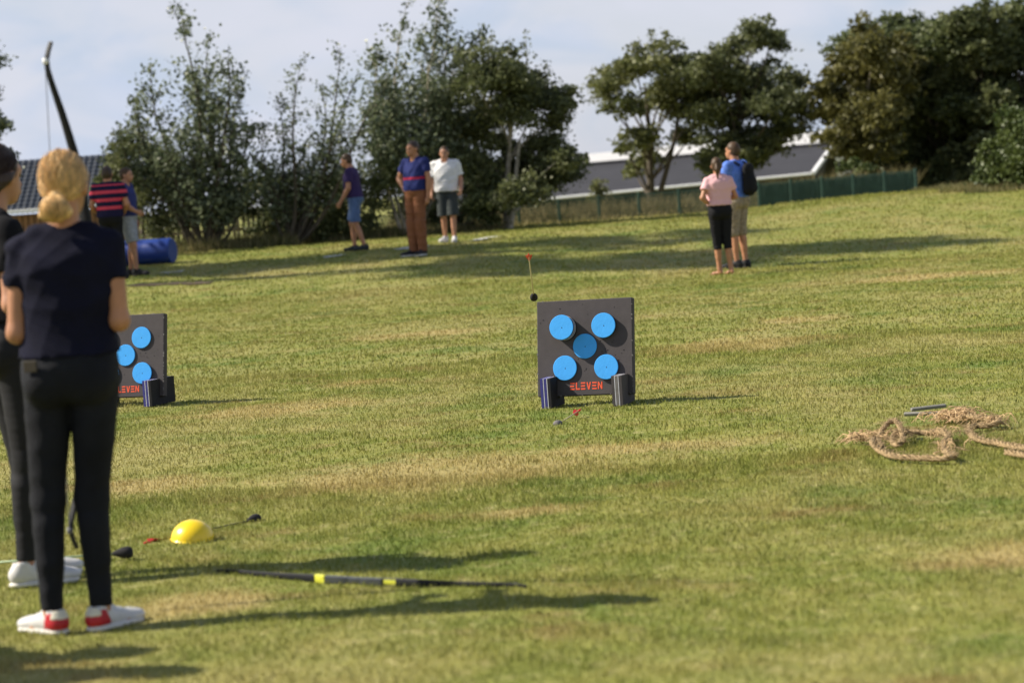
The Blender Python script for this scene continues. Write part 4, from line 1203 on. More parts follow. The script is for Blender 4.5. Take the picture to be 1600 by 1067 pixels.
# bright hall roof behind the barn
HD = 150.0
A0, A1 = W(640, 285, HD), W(1330, 225, HD); Bq0, Bq1 = W(650, 267, HD + 9), W(1330, 201, HD + 9)
hroot = empty('hall', (A0.x, HD, -1.9), 0, 'bright white roofed hall showing as a strip above the barn ridge', 'building')
ho = Vector((A0.x, HD, -1.9))
m = MB(); m.add([tuple(A0 - ho), tuple(A1 - ho), tuple(Bq1 - ho), tuple(Bq0 - ho)], [(0, 1, 2, 3)])
m.add([tuple(Bq0 - ho), tuple(Bq1 - ho), tuple(Bq1 - ho + Vector((0, 9, -1))), tuple(Bq0 - ho + Vector((0, 9, -1)))], [(0, 1, 2, 3)])
rf = m.build('roof', M['roof_white'], hroot); sm = rf.modifiers.new('t', 'SOLIDIFY'); sm.thickness = 0.1
m = MB(); a, b_ = A0 - ho, A1 - ho
m.add([(a.x, .4, -.6), (b_.x, .4, -.6), (b_.x, .4, b_.z), (a.x, .4, a.z)], [(0, 1, 2, 3)])
m.build('wall', M['roof_white'], hroot)

# ================================================================== foam targets
def letters():
    """E drawn as three bars, L, E, V, E, N; unit height 1; returns mesh pieces per letter"""
    t = 0.20; out = []; w = 0.78
    def bar(x0, y0, x1, y1): return [(x0, y0), (x1, y0), (x1, y1), (x0, y1)]
    Eb = [bar(0, 0, w, t), bar(0, .4, w * .92, .4 + t), bar(0, 1 - t, w, 1)]
    Lb = [[(0, 0), (w * .9, 0), (w * .9, t), (t * 1.1, t), (t * 1.1, 1), (0, 1)]]
    Vb = [[(0, 1), (w * .5 - .12, 0), (w * .5 + .12, 0), (w, 1), (w - .22, 1), (w * .5, .32), (.22, 1)]]
    Nb = [[(0, 0), (t, 0), (t, .66), (w - t, 0), (w, 0), (w, 1), (w - t, 1), (w - t, .36), (t, 1), (0, 1)]]
    for k, x in zip((Eb, Lb, Eb, Vb, Eb, Nb), (0, 1.0, 1.88, 2.86, 3.84, 4.82)):
        out.append([[(a + x, b) for a, b in poly] for poly in k])
    return out

def disc_mesh():
    m = MB(); r = 0.079
    m.lathe([(r - .004, -0.11), (r, -0.106), (r, -0.004), (r - .003, 0.0)], 48)
    return m
def make_target(loc, yaw, label, outs, seed, leg_mats, rear):
    root = empty('archery_target', loc, yaw, label, 'archery target', 'foam archery targets')
    S = 0.64; lean = R(10); z0 = 0.064; T = 0.055
    # board frame: x right, y away from the viewer, z up, leaning back
    br = bpy.data.objects.new('board', None)
    SH_ = 0.612; m = MB(); m.box((0, T / 2, SH_ / 2), (S, T, SH_), None, 0.004)
    board = m.build('board', M['foam_grey'], root)
    board.location = (0, -0.06, z0); board.rotation_euler = (-lean, 0, 0)
    centres = [(-.155, .462), (.137, .458), (.004, .328), (-.130, .188), (.148, .184)]
    for i, ((x, z), po) in enumerate(zip(centres, outs)):
        z = z * 0.965 - 0.004
        if i == 0 and po > .05: x += 0.028; z -= .010
        d = disc_mesh().build('disc', M['foam_dark'], root, True, 40)
        fc = MB(); fc.lathe([(.0775, -.001), (.0797, -.0006), (.0797, .0035), (.0775, .0055)], 48); fc.build('disc_face', M['disc_blue'], d, True, 40)
        d.parent = board; d.location = (x, -po, z); d.rotation_euler = (R(90), 0, 0)
        d_ = MB(); d_.lathe([(0.0035, 0.0050), (0.0035, 0.0062)], 8)
        h = d_.build('centre_hole', M['foam_dark'], d); h.location = (0.003, -0.003, 0)
        if po > .06:
            rm = MB()
            for zz in (-.022, -.044): rm.lathe([(0.0795, zz - .004), (0.0797, zz - .003), (0.0797, zz + .003), (0.0795, zz + .004)], 48)
            rm.build('layer_seam', M['foam_white'], d, True, 40)
    hr_ = random.Random(seed); hm_ = MB()
    for _ in range(46):
        x, z = (hr_.gauss(0.09, 0.09), hr_.gauss(0.27, 0.08)) if hr_.random() < .6 else (hr_.uniform(-.3, .3), hr_.uniform(.05, .59))
        if abs(x) > .31 or not .03 < z < .6: continue
        q = hr_.uniform(.0016, .0034); hm_.box((x, -.0004, z), (q * 2, .0016, q * 2), Matrix.Rotation(hr_.uniform(0, 1.5), 3, 'Y'))
    hm_ = hm_.build('arrow_holes', M['foam_dark'], board); hm_['kind'] = 'stuff'
    sc = MB()
    for _ in range(40):
        e_ = hr_.random()
        c_ = (hr_.uniform(-S / 2, S / 2), 0.0008, hr_.choice((0.002, SH_ - .002))) if e_ < .5 else (hr_.choice((-S / 2 + .002, S / 2 - .002)), .0008, hr_.uniform(0, SH_))
        sc.box(c_, (hr_.uniform(.003, .012), .0036, hr_.uniform(.003, .009)), Matrix.Rotation(hr_.uniform(0, 1.5), 3, 'Y'))
    sc = sc.build('edge_scuffs', M['foam_grey_light'], board); sc['kind'] = 'stuff'
    hh = 0.047; x0 = -0.100
    for piece in letters():
        m = MB()
        for poly in piece:
            vs = [(x0 + a * hh * .82, -0.0015, 0.036 + b * hh) for a, b in poly] + [(x0 + a * hh * .82, 0.002, 0.036 + b * hh) for a, b in poly]
            n = len(poly); m.add(vs, [tuple(range(n)), tuple(range(2 * n - 1, n - 1, -1))] + [(i, i + n, (i + 1) % n + n, (i + 1) % n) for i in range(n)])
        m.build('letter', M['letter'], board)
    for sx, mats in zip((-1, 1), leg_mats):
        leg = None; xw = [0.020, 0.006, 0.018, 0.006, 0.020]
        x = sx * (S / 2 - 0.065) - sum(xw) / 2 + (0.0 if sx > 0 else 0.036)
        if True:
            # front block, rear block and the shallow base below the slot, layer by layer
            for li, (w_, mm) in enumerate(zip(xw, mats)):
                m = MB()
                yc = -0.06; g_ = lambda z: yc + (z - z0) * math.tan(lean)
                f0, r1 = yc - 0.13, yc + rear; zt = 0.19
                e = 0.001
                prof = [(f0, 0.0), (r1, 0.0), (r1, zt), (g_(zt) + T / math.cos(lean) + .003, zt), (g_(z0) + T + .004, z0 - .004), (g_(z0) - .004, z0 - .004), (g_(zt) - .003, zt), (f0, zt)]
                vs = [(x + e, y, z) for y, z in prof] + [(x + w_ - e, y, z) for y, z in prof]
                n = len(prof)
                fs = [(i, (i + 1) % n, (i + 1) % n + n, i + n) for i in range(n)]
                fs += [(7, 6, 5, 0), (0, 5, 4, 1), (1, 4, 3, 2)]
                fs += [(7 + n, 0 + n, 5 + n, 6 + n), (0 + n, 1 + n, 4 + n, 5 + n), (1 + n, 2 + n, 3 + n, 4 + n)]
                m.add(vs, fs)
                if leg is None: leg = m.build('leg', M[mm], root)
                else: m.build('foam_layer', M[mm], leg)
                x += w_
    return root

blue_leg = ['foam_navy', 'foam_white', 'foam_navy', 'foam_white', 'foam_dark']
grey_leg = ['foam_grey', 'foam_white', 'foam_grey_light', 'foam_white', 'foam_grey']
tp = G(921, 634)
make_target((tp.x, tp.y + 0.12, tp.z), R(-20), 'charcoal foam archery target in mid field, one blue disc pushed far out', (0.078, 0.026, 0.003, 0.009, 0.013), 1, (blue_leg, grey_leg), 0.13)
tp2 = G(199, 635)
make_target((tp2.x, tp2.y + 0.12, tp2.z), R(-20), 'charcoal foam archery target half hidden behind the blonde person', (0.010, 0.006, 0.004, 0.006, 0.013), 2, (blue_leg, blue_leg), 0.24)

# ================================================================== arrows
def make_arrow(tip, tail, label, shaftm, group='foam tipped arrows', tipm='foam_dark'):
    """blunt foam tipped arrow from tail to tip"""
    tip, tail = Vector(tip), Vector(tail); d = (tip - tail).normalized(); Ln = (tip - tail).length
    root = empty('arrow', tail, 0, label, 'arrow', group)
    root.rotation_mode = 'QUATERNION'; root.rotation_quaternion = d.to_track_quat('Z', 'Y')
    m = MB(); m.tube([(0, 0, 0.01), (0, 0, Ln - 0.04)], 0.0040, 8); m.build('shaft', M[shaftm], root, True)
    m = MB(); r = 0.026; q = Ln
    m.lathe([(0.006, q - .085), (.011, q - .075), (.017, q - .060), (.023, q - .045), (r, q - .030), (r, q - .018), (.021, q - .006), (.012, q - .001), (.002, q)], 20)
    m.build('foam_tip', M[tipm], root, True)
    for k in range(3):
        m = MB(); a = k * 2.094 + .5; c, s = math.cos(a), math.sin(a)
        pr = [(0.004, .025), (.024, .030), (.022, .055), (.012, .080), (.004, .095)]
        vs = [(c * x - s * .0008, s * x + c * .0008, z) for x, z in pr] + [(c * x + s * .0008, s * x - c * .0008, z) for x, z in pr]
        m.add(vs, [(0, 1, 2, 3, 4), (9, 8, 7, 6, 5)] + [(i, i + 5, (i + 1) % 5 + 5, (i + 1) % 5) for i in range(5)])
        m.build('vane', M['arrow_red'], root)
    m = MB(); m.tube([(0, 0, -.012), (0, 0, 0.0), (0, 0, .028)], [.0035, .0062, .0058], 8); m.build('nock', M['arrow_red'], root, True)
    return root
tip = W(834.5, 467, 16.15); tail = W(826, 398, 15.50)
make_arrow(tip, tail, 'arrow in the air just above the corner of the central target', 'shaft')
a, b = G(868, 664), G(907, 652)
b = b + (b - a).normalized() * 0.0
make_arrow(a + Vector((0, 0, -.004)), Vector((b.x, b.y, b.z + .045)), 'arrow lying on the grass in front of the central target', 'shaft', tipm='foam_grey_light')
a, b = G(405, 812), G(228, 849)
make_arrow(a + Vector((0, 0, .006)), b + Vector((0, 0, .004)), 'arrow lying behind the yellow dome, red vanes left, black tip right', 'shaft_dull')
a, b = G(209, 874), G(-70, 893)
make_arrow(a + Vector((0, 0, .032)), b + Vector((0, 0, .026)), 'pale green arrow lying behind the legs of the blonde person', 'shaft_green')

# ================================================================== yellow dome marker
dp = G(297, 849)
m = MB(); prof = []
n = 14; r = 0.094; hh = 0.084
for i in range(n + 1):
    a = (math.pi / 2) * i / n; prof.append((max(r * math.cos(a), 0.004), 0.006 + hh * math.sin(a)))
m.lathe([(r + .004, 0), (r + .005, 0.004)] + prof, 48)
o = m.build('dome_marker', M['yellow'], None, True)
o.location = (dp.x, dp.y + 0.09, dp.z + 0.002); o.rotation_euler = (R(3), R(5), 0)
tag(o, 'glossy yellow dome marker on the grass right of the blonde person', 'field marker')

# ================================================================== bows
def limb_mesh(path, nrm, wid, thick):
    """flat tapering bar along path; nrm = belly direction per point; wid/thick per point"""
    m = MB(); b = 0; n = len(path)
    path = [Vector(p) for p in path]
    for i, p in enumerate(path):
        t = (path[min(i + 1, n - 1)] - path[max(i - 1, 0)]).normalized(); nn = Vector(nrm[i]); nn = (nn - t * nn.dot(t)).normalized(); s = t.cross(nn)
        w_, h_ = wid[i] / 2, thick[i] / 2
        for a, c in ((-1, -.6), (-.8, -1), (.8, -1), (1, -.6), (1, .6), (.8, 1), (-.8, 1), (-1, .6)):
            m.v.append(tuple(p + s * (w_ * a) + nn * (h_ * c)))
    for i in range(n - 1):
        for k in range(8):
            j = (k + 1) % 8; m.f.append((i * 8 + k, i * 8 + j, (i + 1) * 8 + j, (i + 1) * 8 + k))
    m.f.append(tuple(range(7, -1, -1))); m.f.append(tuple((n - 1) * 8 + k for k in range(8)))
    return m
def make_bow(length, brace, label, yb=False):
    """recurve in its own frame: chord along Z, belly towards -X, limbs bulge to +X"""
    root = empty('recurve_bow', (0, 0, 0), 0, label, 'bow', 'recurve bows')
    Lh = length / 2
    prof = [(0.0, brace), (0.17, brace - .005), (0.33, brace - .03), (0.52, brace * .72), (0.70, brace * .42), (0.84, brace * .14), (0.92, 0.0), (0.97, 0.012), (1.0, 0.045)]
    def seg(a, b, n):
        out = []
        zs = [p[0] for p in prof]; xs_ = [p[1] for p in prof]
        for t in np.linspace(a, b, n): out.append((float(np.interp(t, zs, xs_)), t))
        return out
    def smoothed(a, b, n):
        q = []
        for t in np.linspace(a, b, n):
            w = [float(np.interp(min(max(t + o_, 0), 1), [p[0] for p in prof], [p[1] for p in prof])) for o_ in (-.04, -.02, 0, .02, .04)]
            q.append((sum(w) / 5, t))
        return q
    for sg in (1, -1):
        q = smoothed(0.26, 1.0, 22); pts = [(x, 0, sg * t * Lh) for x, t in q]; k = len(pts)
        lm = limb_mesh(pts, [(1, 0, 0)] * k, list(np.linspace(.046, .016, k)), list(np.linspace(.026, .010, k)))
        o_ = lm.build('limb', M['bow_black'], root, True, 50)
        m = MB(); pz = sg * .925 * Lh; m.tube([(0.002, 0, pz - .010), (0.002, 0, pz + .010)], .0105, 8); m.build('string_loop', M['string' if yb or sg < 0 else 'white_paint'], o_, True)
        q = smoothed(0.19, 0.26, 6); pts = [(x, 0, sg * t * Lh) for x, t in q]
        limb_mesh(pts, [(1, 0, 0)] * 6, [.040, .044, .047, .048, .047, .044] if not (yb and sg > 0) else [.020] * 6, [.034, .032, .028, .024, .020, .018] if not (yb and sg > 0) else [.026, .024, .022, .020, .018, .018]).build('limb_pocket', M['bow_yellow' if yb else 'bow_black'], root, True, 50)
    q = smoothed(-0.18, 0.18, 13) if False else [(brace - .004 * abs(t) + (-.022 if abs(t) < .07 else 0), t) for t in np.linspace(-.18, .18, 15)]
    pts = [(x, 0, t * Lh) for x, t in q]; k = len(pts)
    th = [.036 + .014 * math.cos(t * 9) for _, t in q]
    limb_mesh(pts, [(1, 0, 0)] * k, [.040 - .012 * math.exp(-(t / .07) ** 2) for _, t in q], th).build('riser', M['bow_grey' if yb else 'bow_black'], root, True, 50)
    m = MB(); m.tube([(0.0, 0, -.925 * Lh), (0, 0, .925 * Lh)], .0016 if not yb else .002, 5); m.build('bowstring', M['string'], root)
    return root
bow = make_bow(1.60, 0.17, 'black recurve bow on the grass with lime yellow limb pockets', True)
a, b = G(338, 894), G(822, 918)
mid = (a + b) / 2; dv = (b - a); L_ = dv.length
zc = dv.normalized(); xc = (Vector((0, 0, 1)).cross(zc)).normalized()
if xc.y > 0: xc = -xc
yc = zc.cross(xc)
sc_ = L_ / 1.60
mid = mid - xc * (0.015) + Vector((0, 0, 0.006))
zt = 0.0
bow.matrix_world = Matrix(((xc.x, yc.x, zc.x, mid.x), (xc.y, yc.y, zc.y, mid.y), (xc.z, yc.z, zc.z, mid.z), (0, 0, 0, 1))) @ Matrix.Diagonal((0.42, 0.7, sc_, 1))

# ================================================================== people
BL = G(124, 988)                      # blonde person, back to the camera
HB = 1.665
blonde = make_person((BL.x, BL.y, BL.z), 0.0, HB, 'blonde person from behind in navy tee and black jeans, low hair bun', dict(
    fem=True, skin=M['skin_tan'], sw=0.158, hw=0.084, c=(0.045, 0.0), t=(0.062, 0.0), h=(0.075, 0.01), thigh=0.084,  # darker skin colour here stands in for shade on the arms
    aL=(-0.090, 0.0, 0.08), aR=(0.082, 0.02, 0.08), kL=(-0.076, 0.02, 0.475), kR=(0.078, 0.03, 0.475),
    fL=R(50), fR=R(-40),
    eL=(-0.128, -0.02, 1.075), eR=(0.232, -0.02, 1.095), wL=(-0.03, 0.20, 1.10), wR=(0.165, 0.215, 1.17),
    hdR=(0.0, 1, 0.10), pnR=(-1, 0, 0), thumbR=(0, 0, 1), curlR=0.95, hdL=(0.6, 0.6, 0.1), pnL=(0.3, -.2, -1), curlL=0.7,
    hyaw=R(-8), hpitch=R(-8),
    bottom=dict(name='jeans', mat=M['black_jeans'], hem=1.97, inf=0.005, top=1.0, wr=0.002, pocket=True),
    shirt=dict(mat=M['navy_tee'], hem=0.985, sleeve=0.42, inf=0.009, wr=0.006, boxy=0.146, sflare=.046),
    hair=dict(style='bun', mat=M['blonde'], strands=(0, -0.088, -0.045)),
    shoes=dict(upper=M['white_leather'], sole=M['rubber_white'], heel=M['red_leather'], tab=M['cream_leather'], k=0.91)), seed=1, vox=0.0085)
DG = G(46, 912)
DARK = make_person((DG.x, DG.y, DG.z), R(-58), 1.74, 'dark haired person in black tee at the left edge, facing right', dict(
    fem=True, skin=M['skin'], sw=0.160, c=(0, 0.0), t=(0.0, -0.02), h=(-0.01, 0.015), hyaw=R(22), hpitch=R(-5),
    aL=(-0.075, 0.06, 0.08), aR=(0.07, -0.03, 0.08), fL=R(8), fR=R(-14),
    eL=(-0.22, 0.0, 1.10), eR=(0.195, -0.05, 1.09), wL=(-0.12, 0.2, 1.10), wR=(0.12, 0.17, 1.10), hdR=(-.5, .8, .1), pnR=(-.6, -.3, -.5), curlR=0.7,
    bottom=dict(name='leggings', mat=M['leggings'], hem=1.93, inf=0.006, top=1.03, wr=0.002),
    shirt=dict(mat=M['black_tee'], hem=1.02, sleeve=0.52, inf=0.015, wr=0.006, boxy=0.145),
    hair=dict(style='long', mat=M['brown_hair'], strands=(0, -0.10, -0.06)),
    shoes=dict(upper=M['white_leather'], sole=M['rubber_white'], k=1.0)), seed=2, vox=0.0085)

held = make_bow(1.72, 0.19, 'black recurve bow held upright in front of the blonde person')
pt, pb = W(69, 66, BL.y + 0.30), W(110, 858, BL.y + 0.30)
zc = (pt - pb).normalized(); ln = (pt - pb).length
xc = Vector((0.55, 0.83, 0)); xc = (xc - zc * xc.dot(zc)).normalized(); yc = zc.cross(xc); mid = (pt + pb) / 2
held.matrix_world = Matrix(((xc.x, yc.x, zc.x, mid.x), (xc.y, yc.y, zc.y, mid.y), (xc.z, yc.z, zc.z, mid.z), (0, 0, 0, 1))) @ Matrix.Diagonal((1.0, 1, ln / 1.72, 1))

def copy_tree(o, parent=None):
    c = o.copy(); COL.objects.link(c); c.parent = parent
    for ch in list(o.children): copy_tree(ch, c)
    return c
for (x, y, rz, lab) in ((-3.05, 7.62, 20, 'person outside the left edge, nearest the camera, seen by the shadow only'), (-3.25, 8.02, -30, 'person outside the left edge, level with the blonde one, seen by the shadow only')):
    c = copy_tree(DARK); c.location = (x, y, float(zg(x, y))); c.rotation_euler = (0, 0, R(rz)); c['label'] = lab

# people at the far side of the field
def feet_height(px, py, top):
    p = G(px, py); s = FPX / p.y
    return p, (py - top) / s
p, h = feet_height(656, 400, 218)
make_person(p, R(142), min(h, 1.9), 'man in navy polo and rust brown trousers, hand on hip', dict(
    skin=M['skin_tan'], bulk=1.02, sw=0.185, aL=(-0.07, 0, 0.08), aR=(0.08, 0.03, 0.08), t=(0.0, -0.03), fL=R(10), fR=R(-20),
    eR=(0.345, -0.06, 1.15), wR=(0.195, 0.02, 1.00), hdR=(-.5, .5, -.5), curlR=.3, wL=(-.22, -.02, .86), eL=(-.235, -.05, 1.11), hyaw=R(-12),
    bottom=dict(name='trousers', mat=M['brown_trousers'], hem=1.98, inf=0.016, loose=0.018, top=1.0, wr=0.005),
    shirt=dict(name='polo_shirt', mat=bands_mat('navy_polo_red_band', (0.018, 0.026, 0.12), (0.36, 0.02, 0.05), 1.13, 1.165, 0.2, 0.5), hem=0.965, sleeve=0.5, inf=0.018, boxy=0.16, wr=.006),
    hair=dict(style='short', mat=M['brown_hair']), shoes=dict(upper=M['black_shoe'], sole=M['rubber_white'], k=1.12)), seed=3)
p, h = feet_height(704, 379, 229)
make_person(p, R(172), h, 'man in loose white tee, dark shorts and white sneakers', dict(
    skin=M['skin'], sw=0.19, aL=(-0.09, 0.07, 0.08), aR=(0.10, -0.08, 0.09), fL=R(5), fR=R(-15), wL=(-.27, .12, .92), wR=(.27, .02, .88),
    bottom=dict(name='shorts', mat=M['grey_shorts'], hem=0.98, inf=0.018, flare=0.092, top=0.99, wr=.004),
    shirt=dict(mat=M['white_tee'], hem=0.90, sleeve=0.66, inf=0.026, boxy=0.185, sflare=.062, wr=.008),
    hair=dict(style='short', mat=M['mid_hair']), shoes=dict(upper=M['white_leather'], sole=M['rubber_white'], k=1.12)), seed=4)
p, h = feet_height(562, 392, 240)
make_person(p, R(78), h, 'person in denim shorts and dark purple shirt walking left', dict(
    skin=M['skin_tan'], fem=False, sw=0.175, c=(0.0, 0.02), t=(0, 0.06), h=(0, 0.12), hpitch=R(-12), aL=(-0.07, -0.12, 0.09), aR=(0.07, 0.10, 0.08), kL=(-0.08, 0.02, 0.47), kR=(0.08, 0.12, 0.49), fL=0, fR=0,
    wL=(-.22, .22, .86), wR=(.22, .12, .86), eL=(-.23, .06, 1.10), eR=(.23, .02, 1.10),
    bottom=dict(name='shorts', mat=M['denim'], hem=0.88, inf=0.014, flare=0.085, top=0.99, wr=.004),
    shirt=dict(mat=M['purple_tee'], hem=0.93, sleeve=0.6, inf=0.020, boxy=0.16, wr=.006),
    hair=dict(style='short', mat=M['mid_hair']), shoes=dict(upper=M['grey_shorts'], sole=M['black_shoe'], k=1.05)), seed=5)
p, h = feet_height(1131, 429, 246)
make_person(p, R(12), h, 'barefoot person in pink top and black capri leggings from behind', dict(
    fem=True, skin=M['skin_tan'], sw=0.165, hw=0.085, bulk=1.02, barefoot=True, aL=(-0.05, 0.03, 0.08), aR=(0.11, -0.02, 0.08), kL=(-.06, .03, .47), kR=(.085, .01, .47), fL=R(45), fR=R(10),
    eL=(-.27, -.08, 1.13), wL=(-.15, -.015, 1.02), hdL=(.5, .3, -.3), curlL=.3, eR=(.26, .02, 1.12), wR=(.14, .18, 1.08), hyaw=R(-15),
    bottom=dict(name='capri_leggings', mat=M['black_cloth'], hem=1.22, inf=0.010, top=1.03, wr=.003),
    shirt=dict(mat=M['pink_tee'], hem=1.005, sleeve=0.5, inf=0.018, boxy=0.155, wr=.006),
    hair=dict(style='tail', mat=M['mid_hair'])), seed=6)
p, h = feet_height(1158, 419, 222)
hm = make_person(p, R(52), min(h, 1.88), 'man in blue tee and khaki check shorts beside the pink top', dict(
    skin=M['skin_tan'], sw=0.19, bulk=1.0, aL=(-0.06, 0.02, 0.08), aR=(0.08, -0.03, 0.08), fL=R(15), fR=R(-10),
    eR=(.25, -.04, 1.10), wR=(.22, .08, .88), eL=(-.24, .06, 1.12), wL=(-.12, .22, 1.08),
    bottom=dict(name='cargo_shorts', mat=M['khaki'], hem=1.02, inf=0.018, flare=0.090, top=0.99, wr=.005),
    shirt=dict(mat=M['blue_tee'], hem=0.95, sleeve=0.55, inf=0.018, boxy=0.165, wr=.006),
    hair=dict(style='short', mat=M['mid_hair']), shoes=dict(upper=M['black_shoe'], sole=M['black_shoe'], k=1.1)), seed=7)
# his backpack
k = hm.scale.x
bpk = empty('backpack', tuple(hm.matrix_basis @ Vector((0, -0.02, 1.0))), hm.rotation_euler.z, 'black backpack worn by the man in the blue tee', 'backpack')
V, Q = polygonise([([cap((0, -.20, .06), (0, -.20, .34), .105, .095, (1.25, .72, 1)), cap((0, -.27, .07), (0, -.27, .18), .07, .06, (1.4, .5, 1))], .03)], .012)
mesh_np('bag', wrinkle(V, Q, .004, 3), Q, M['black_cloth'], bpk, True)
for sx in (-1, 1):
    m = MB(); m.tube([(sx * .10, -.13, .40), (sx * .115, -.05, .455), (sx * .12, .06, .42), (sx * .125, .135, .30), (sx * .13, .10, .12), (sx * .12, -.10, .06)], .016, 6); m.build('strap', M['black_cloth'], bpk, True)
# two people at the left behind the blonde person
p, h = feet_height(180, 436, 250)
make_person(p, R(0), min(h, 1.85), 'person in navy shirt with coral red stripes, back turned', dict(
    skin=M['skin_tan'], sw=0.185, bulk=1.0, eL=(-.27, -.02, 1.11), eR=(.27, -.02, 1.11), wL=(-.20, .14, 1.0), wR=(.20, .14, 1.0),
    bottom=dict(name='trousers', mat=M['black_cloth'], hem=1.97, inf=0.014, loose=.012, top=1.0, wr=.004),
    shirt=dict(mat=bands_mat('navy_coral_stripes', (0.012, 0.010, 0.040), (0.62, 0.06, 0.10), 1.045, 1.42, 0.118, 0.42), hem=0.93, sleeve=0.6, inf=0.02, boxy=0.165, wr=.006),
    hair=dict(style='short', mat=M['brown_hair']), shoes=dict(upper=M['black_shoe'], sole=M['black_shoe'], k=1.1)), seed=8)
p, h = feet_height(208, 431, 262)
make_person(p, R(-100), h, 'person in pale grey shorts and dark shoes left of the blue roll', dict(
    skin=M['skin'], sw=0.175, aL=(-0.07, -.06, 0.08), aR=(0.07, 0.09, 0.08), fL=0, fR=R(-10), eR=(.22, .05, 1.1), wR=(.18, .2, 1.0),
    bottom=dict(name='shorts', mat=M['pale_shorts'], hem=0.85, inf=0.016, flare=0.086, top=0.99, wr=.004),
    shirt=dict(mat=mat('blue_black_tee', (0.03, 0.04, 0.16), rough=.85), hem=0.93, sleeve=0.6, inf=0.018, boxy=0.15, wr=.006),
    hair=dict(style='short', mat=M['mid_hair']), shoes=dict(upper=M['black_shoe'], sole=M['black_shoe'], k=1.1)), seed=9)

# ================================================================== blue roll
rp_ = G(268, 413); rl = G(205, 418)
rr = 0.235; yb = rp_.y + rr
rroot = empty('foam_roll', (rp_.x, yb, rp_.z), R(-14), 'thick royal blue padded roll lying on the grass at left', 'padded roll')
m = MB(); prof = []
Lr = 1.6; ns = 32
vs = []; fs = []
rings = [(-Lr, .97), (-Lr + .02, 1.0), (-Lr * .66, 1.0), (-Lr * .64, .985), (-Lr * .62, 1.0), (-Lr * .33, 1.0), (-Lr * .31, .985), (-Lr * .29, 1.0), (-.02, 1.0), (0, .97)]
for x, s in rings:
    for k_ in range(ns):
        a = 2 * math.pi * k_ / ns; fl = 1 - 0.03 * (abs(math.cos(3 * a)))
        vs.append((x, rr * s * fl * math.cos(a), rr + rr * s * fl * math.sin(a) * .97))
for i in range(len(rings) - 1):
    for k_ in range(ns): j = (k_ + 1) % ns; fs.append((i * ns + k_, i * ns + j, (i + 1) * ns + j, (i + 1) * ns + k_))
fs.append(tuple(range(ns - 1, -1, -1)))
m.add(vs, fs); m.build('roll_cover', M['roll_blue'], rroot, True, 40)
m = MB(); vs = [(0.0, rr * .97 * math.cos(2 * math.pi * k_ / ns), rr + rr * .94 * math.sin(2 * math.pi * k_ / ns)) for k_ in range(ns)] + [(0.012, rr * .9 * math.cos(2 * math.pi * k_ / ns), rr + rr * .88 * math.sin(2 * math.pi * k_ / ns)) for k_ in range(ns)]
m.add(vs, [(k_, (k_ + 1) % ns, (k_ + 1) % ns + ns, k_ + ns) for k_ in range(ns)] + [tuple(range(ns, 2 * ns))]); m.build('end_cap', M['roll_end'], rroot)

# ================================================================== ropes
def catmull(P_, n):
    P_ = [Vector(p) for p in P_]; P_ = [P_[0] * 2 - P_[1]] + P_ + [P_[-1] * 2 - P_[-2]]; out = []
    for i in range(1, len(P_) - 2):
        for t in np.linspace(0, 1, n, endpoint=False):
            a, b, c, d = P_[i - 1:i + 3]
            out.append(0.5 * ((2 * b) + (c - a) * t + (2 * a - 5 * b + 4 * c - d) * t * t + (3 * b - a - 3 * c + d) * t ** 3))
    out.append(P_[-2]); return out
def rope_mesh(m, path, r=0.016):
    # three twisted strands
    ds = [0]
    for i in range(1, len(path)): ds.append(ds[-1] + (path[i] - path[i - 1]).length)
    tot = ds[-1]; N = max(8, int(tot / 0.012)); fr_ = []
    for s in np.linspace(0, tot, N):
        i = max(0, min(np.searchsorted(ds, s) - 1, len(path) - 2)); f = (s - ds[i]) / max(ds[i + 1] - ds[i], 1e-6); fr_.append(path[i].lerp(path[i + 1], f))
    for k_ in range(3):
        pts = []; u = None
        for i, p in enumerate(fr_):
            t = (fr_[min(i + 1, N - 1)] - fr_[max(i - 1, 0)]).normalized()
            if u is None: u = t.orthogonal().normalized()
            u = (u - t * u.dot(t)).normalized(); w = t.cross(u); a = k_ * 2.094 + i * 0.012 * 55
            pts.append(p + (u * math.cos(a) + w * math.sin(a)) * r * .62)
        m.tube(pts, [r * .56 * random.uniform(.8, 1.15) for _ in pts], 6)
    for p in fr_:
        for _ in range(2):
            q = p + Vector((random.gauss(0, r * .5), random.gauss(0, r * .5), random.uniform(0, r))); e = q + Vector((random.gauss(0, .03), random.gauss(0, .02), random.uniform(-.004, .022))); m.tube([q, q.lerp(e, .5) + Vector((0, 0, .004)), e], [.0014, .0014, .0008], 3, False)
def fray(m, c, spread, n, ln, seed, dirv=(0, 0, 0)):
    r_ = random.Random(seed)
    for i in range(n):
        p = c + Vector((r_.gauss(0, spread[0]), r_.gauss(0, spread[1]), 0)); a = r_.uniform(0, 6.28); L1 = ln * r_.uniform(.5, 1.3)
        d = (Vector((math.cos(a), math.sin(a) * .6, 0)) + Vector(dirv)).normalized(); hgt = r_.uniform(.005, .06)
        pts = []
        for t in np.linspace(0, 1, 6):
            q = p + d * L1 * (t - .5) + Vector((r_.gauss(0, .008), r_.gauss(0, .008), 0)); z = float(zg(q.x, q.y)) + .018 + hgt * math.sin(math.pi * t) + r_.uniform(0, .006); pts.append((q.x, q.y, z))
        m.tube(pts, [.0015, .0022, .0026, .0026, .002, .001], 3, False)
def gpath(pp_, lift=0.030):
    return [G(a, b) + Vector((0, 0, lift + (l if l else 0))) for a, b, l in pp_]
rope1 = empty('rope', G(1420, 700), 0, 'left of two frayed hemp rope lengths, curled in a loop on the grass', 'rope', 'frayed ropes')
off = Vector(rope1.location)
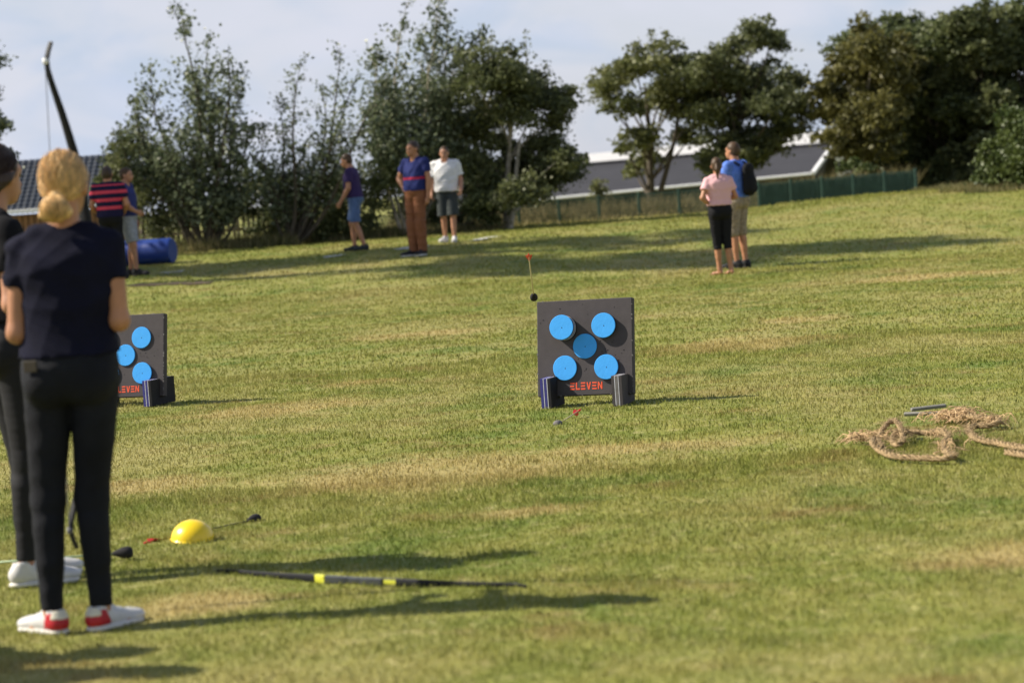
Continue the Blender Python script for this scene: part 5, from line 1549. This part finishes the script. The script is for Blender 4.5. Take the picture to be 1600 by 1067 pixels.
m = MB(); pth = catmull(gpath([(1372, 697, 0), (1384, 691, .05), (1402, 688, .07), (1412, 697, .02), (1405, 704, 0), (1395, 700, 0), (1400, 693, .02), (1425, 690, .02), (1448, 689, .01), (1470, 690, .02), (1482, 696, .02), (1475, 706, .01), (1478, 716, 0), (1492, 722, 0), (1480, 726, 0), (1455, 726, 0), (1425, 725, 0), (1395, 722, 0), (1375, 716, .01), (1364, 711, .03), (1370, 706, .03), (1380, 712, .01)]), 6)
rope_mesh(m, [q - off for q in pth], 0.0140); m.build('rope_strands', M['rope'], rope1, True)
m = MB(); fray(m, G(1354, 694), (.065, .04), 60, .15, 1); fray(m, G(1470, 690), (.04, .03), 22, .08, 3); fray(m, G(1400, 693), (.04, .03), 24, .08, 4); fray(m, G(1482, 712), (.03, .03), 14, .07, 9)
o = m.build('frayed_fibres', M['fibre'], rope1, True); o.location = -off; o['kind'] = 'stuff'
rope2 = empty('rope', G(1540, 675), 0, 'right of two frayed hemp rope lengths, running out at the picture edge', 'rope', 'frayed ropes')
off = Vector(rope2.location)
m = MB(); pth = catmull(gpath([(1500, 656, .03), (1515, 664, .02), (1540, 668, .02), (1562, 672, .02), (1545, 674, .0), (1522, 675, 0), (1514, 682, 0), (1520, 691, 0), (1535, 697, 0), (1560, 702, 0), (1590, 708, 0), (1625, 712, 0)]), 6)
rope_mesh(m, [q - off for q in pth], 0.0140)
pth = catmull(gpath([(1572, 716, 0), (1590, 719, .0), (1612, 722, 0), (1640, 722, 0)]), 6); rope_mesh(m, [q - off for q in pth], 0.0140)
m.build('rope_strands', M['rope'], rope2, True)
m = MB(); fray(m, G(1492, 660), (.06, .06), 110, .14, 5); fray(m, G(1518, 662), (.05, .04), 60, .11, 6); fray(m, G(1552, 671), (.05, .03), 36, .08, 7)
o = m.build('frayed_fibres', M['fibre'], rope2, True); o.location = -off; o['kind'] = 'stuff'
for (p0, p1, lab) in (((1413, 655), (1466, 654), 'front one of two narrow grey boards beside the rope'), ((1424, 647), (1478, 643), 'rear one of two narrow grey boards beside the rope')):
    a, b = G(*p0), G(*p1); c = (a + b) / 2; an = math.atan2(b.y - a.y, b.x - a.x)
    m = MB(); m.box((0, 0, 0), ((b - a).length, 0.022, 0.018), None, 0.003)
    o = m.build('board', M['grey_wood']); o.location = c + Vector((0, 0, .030)); o.rotation_euler = (R(20), 0, an); tag(o, lab, 'board', 'grey boards in the grass')
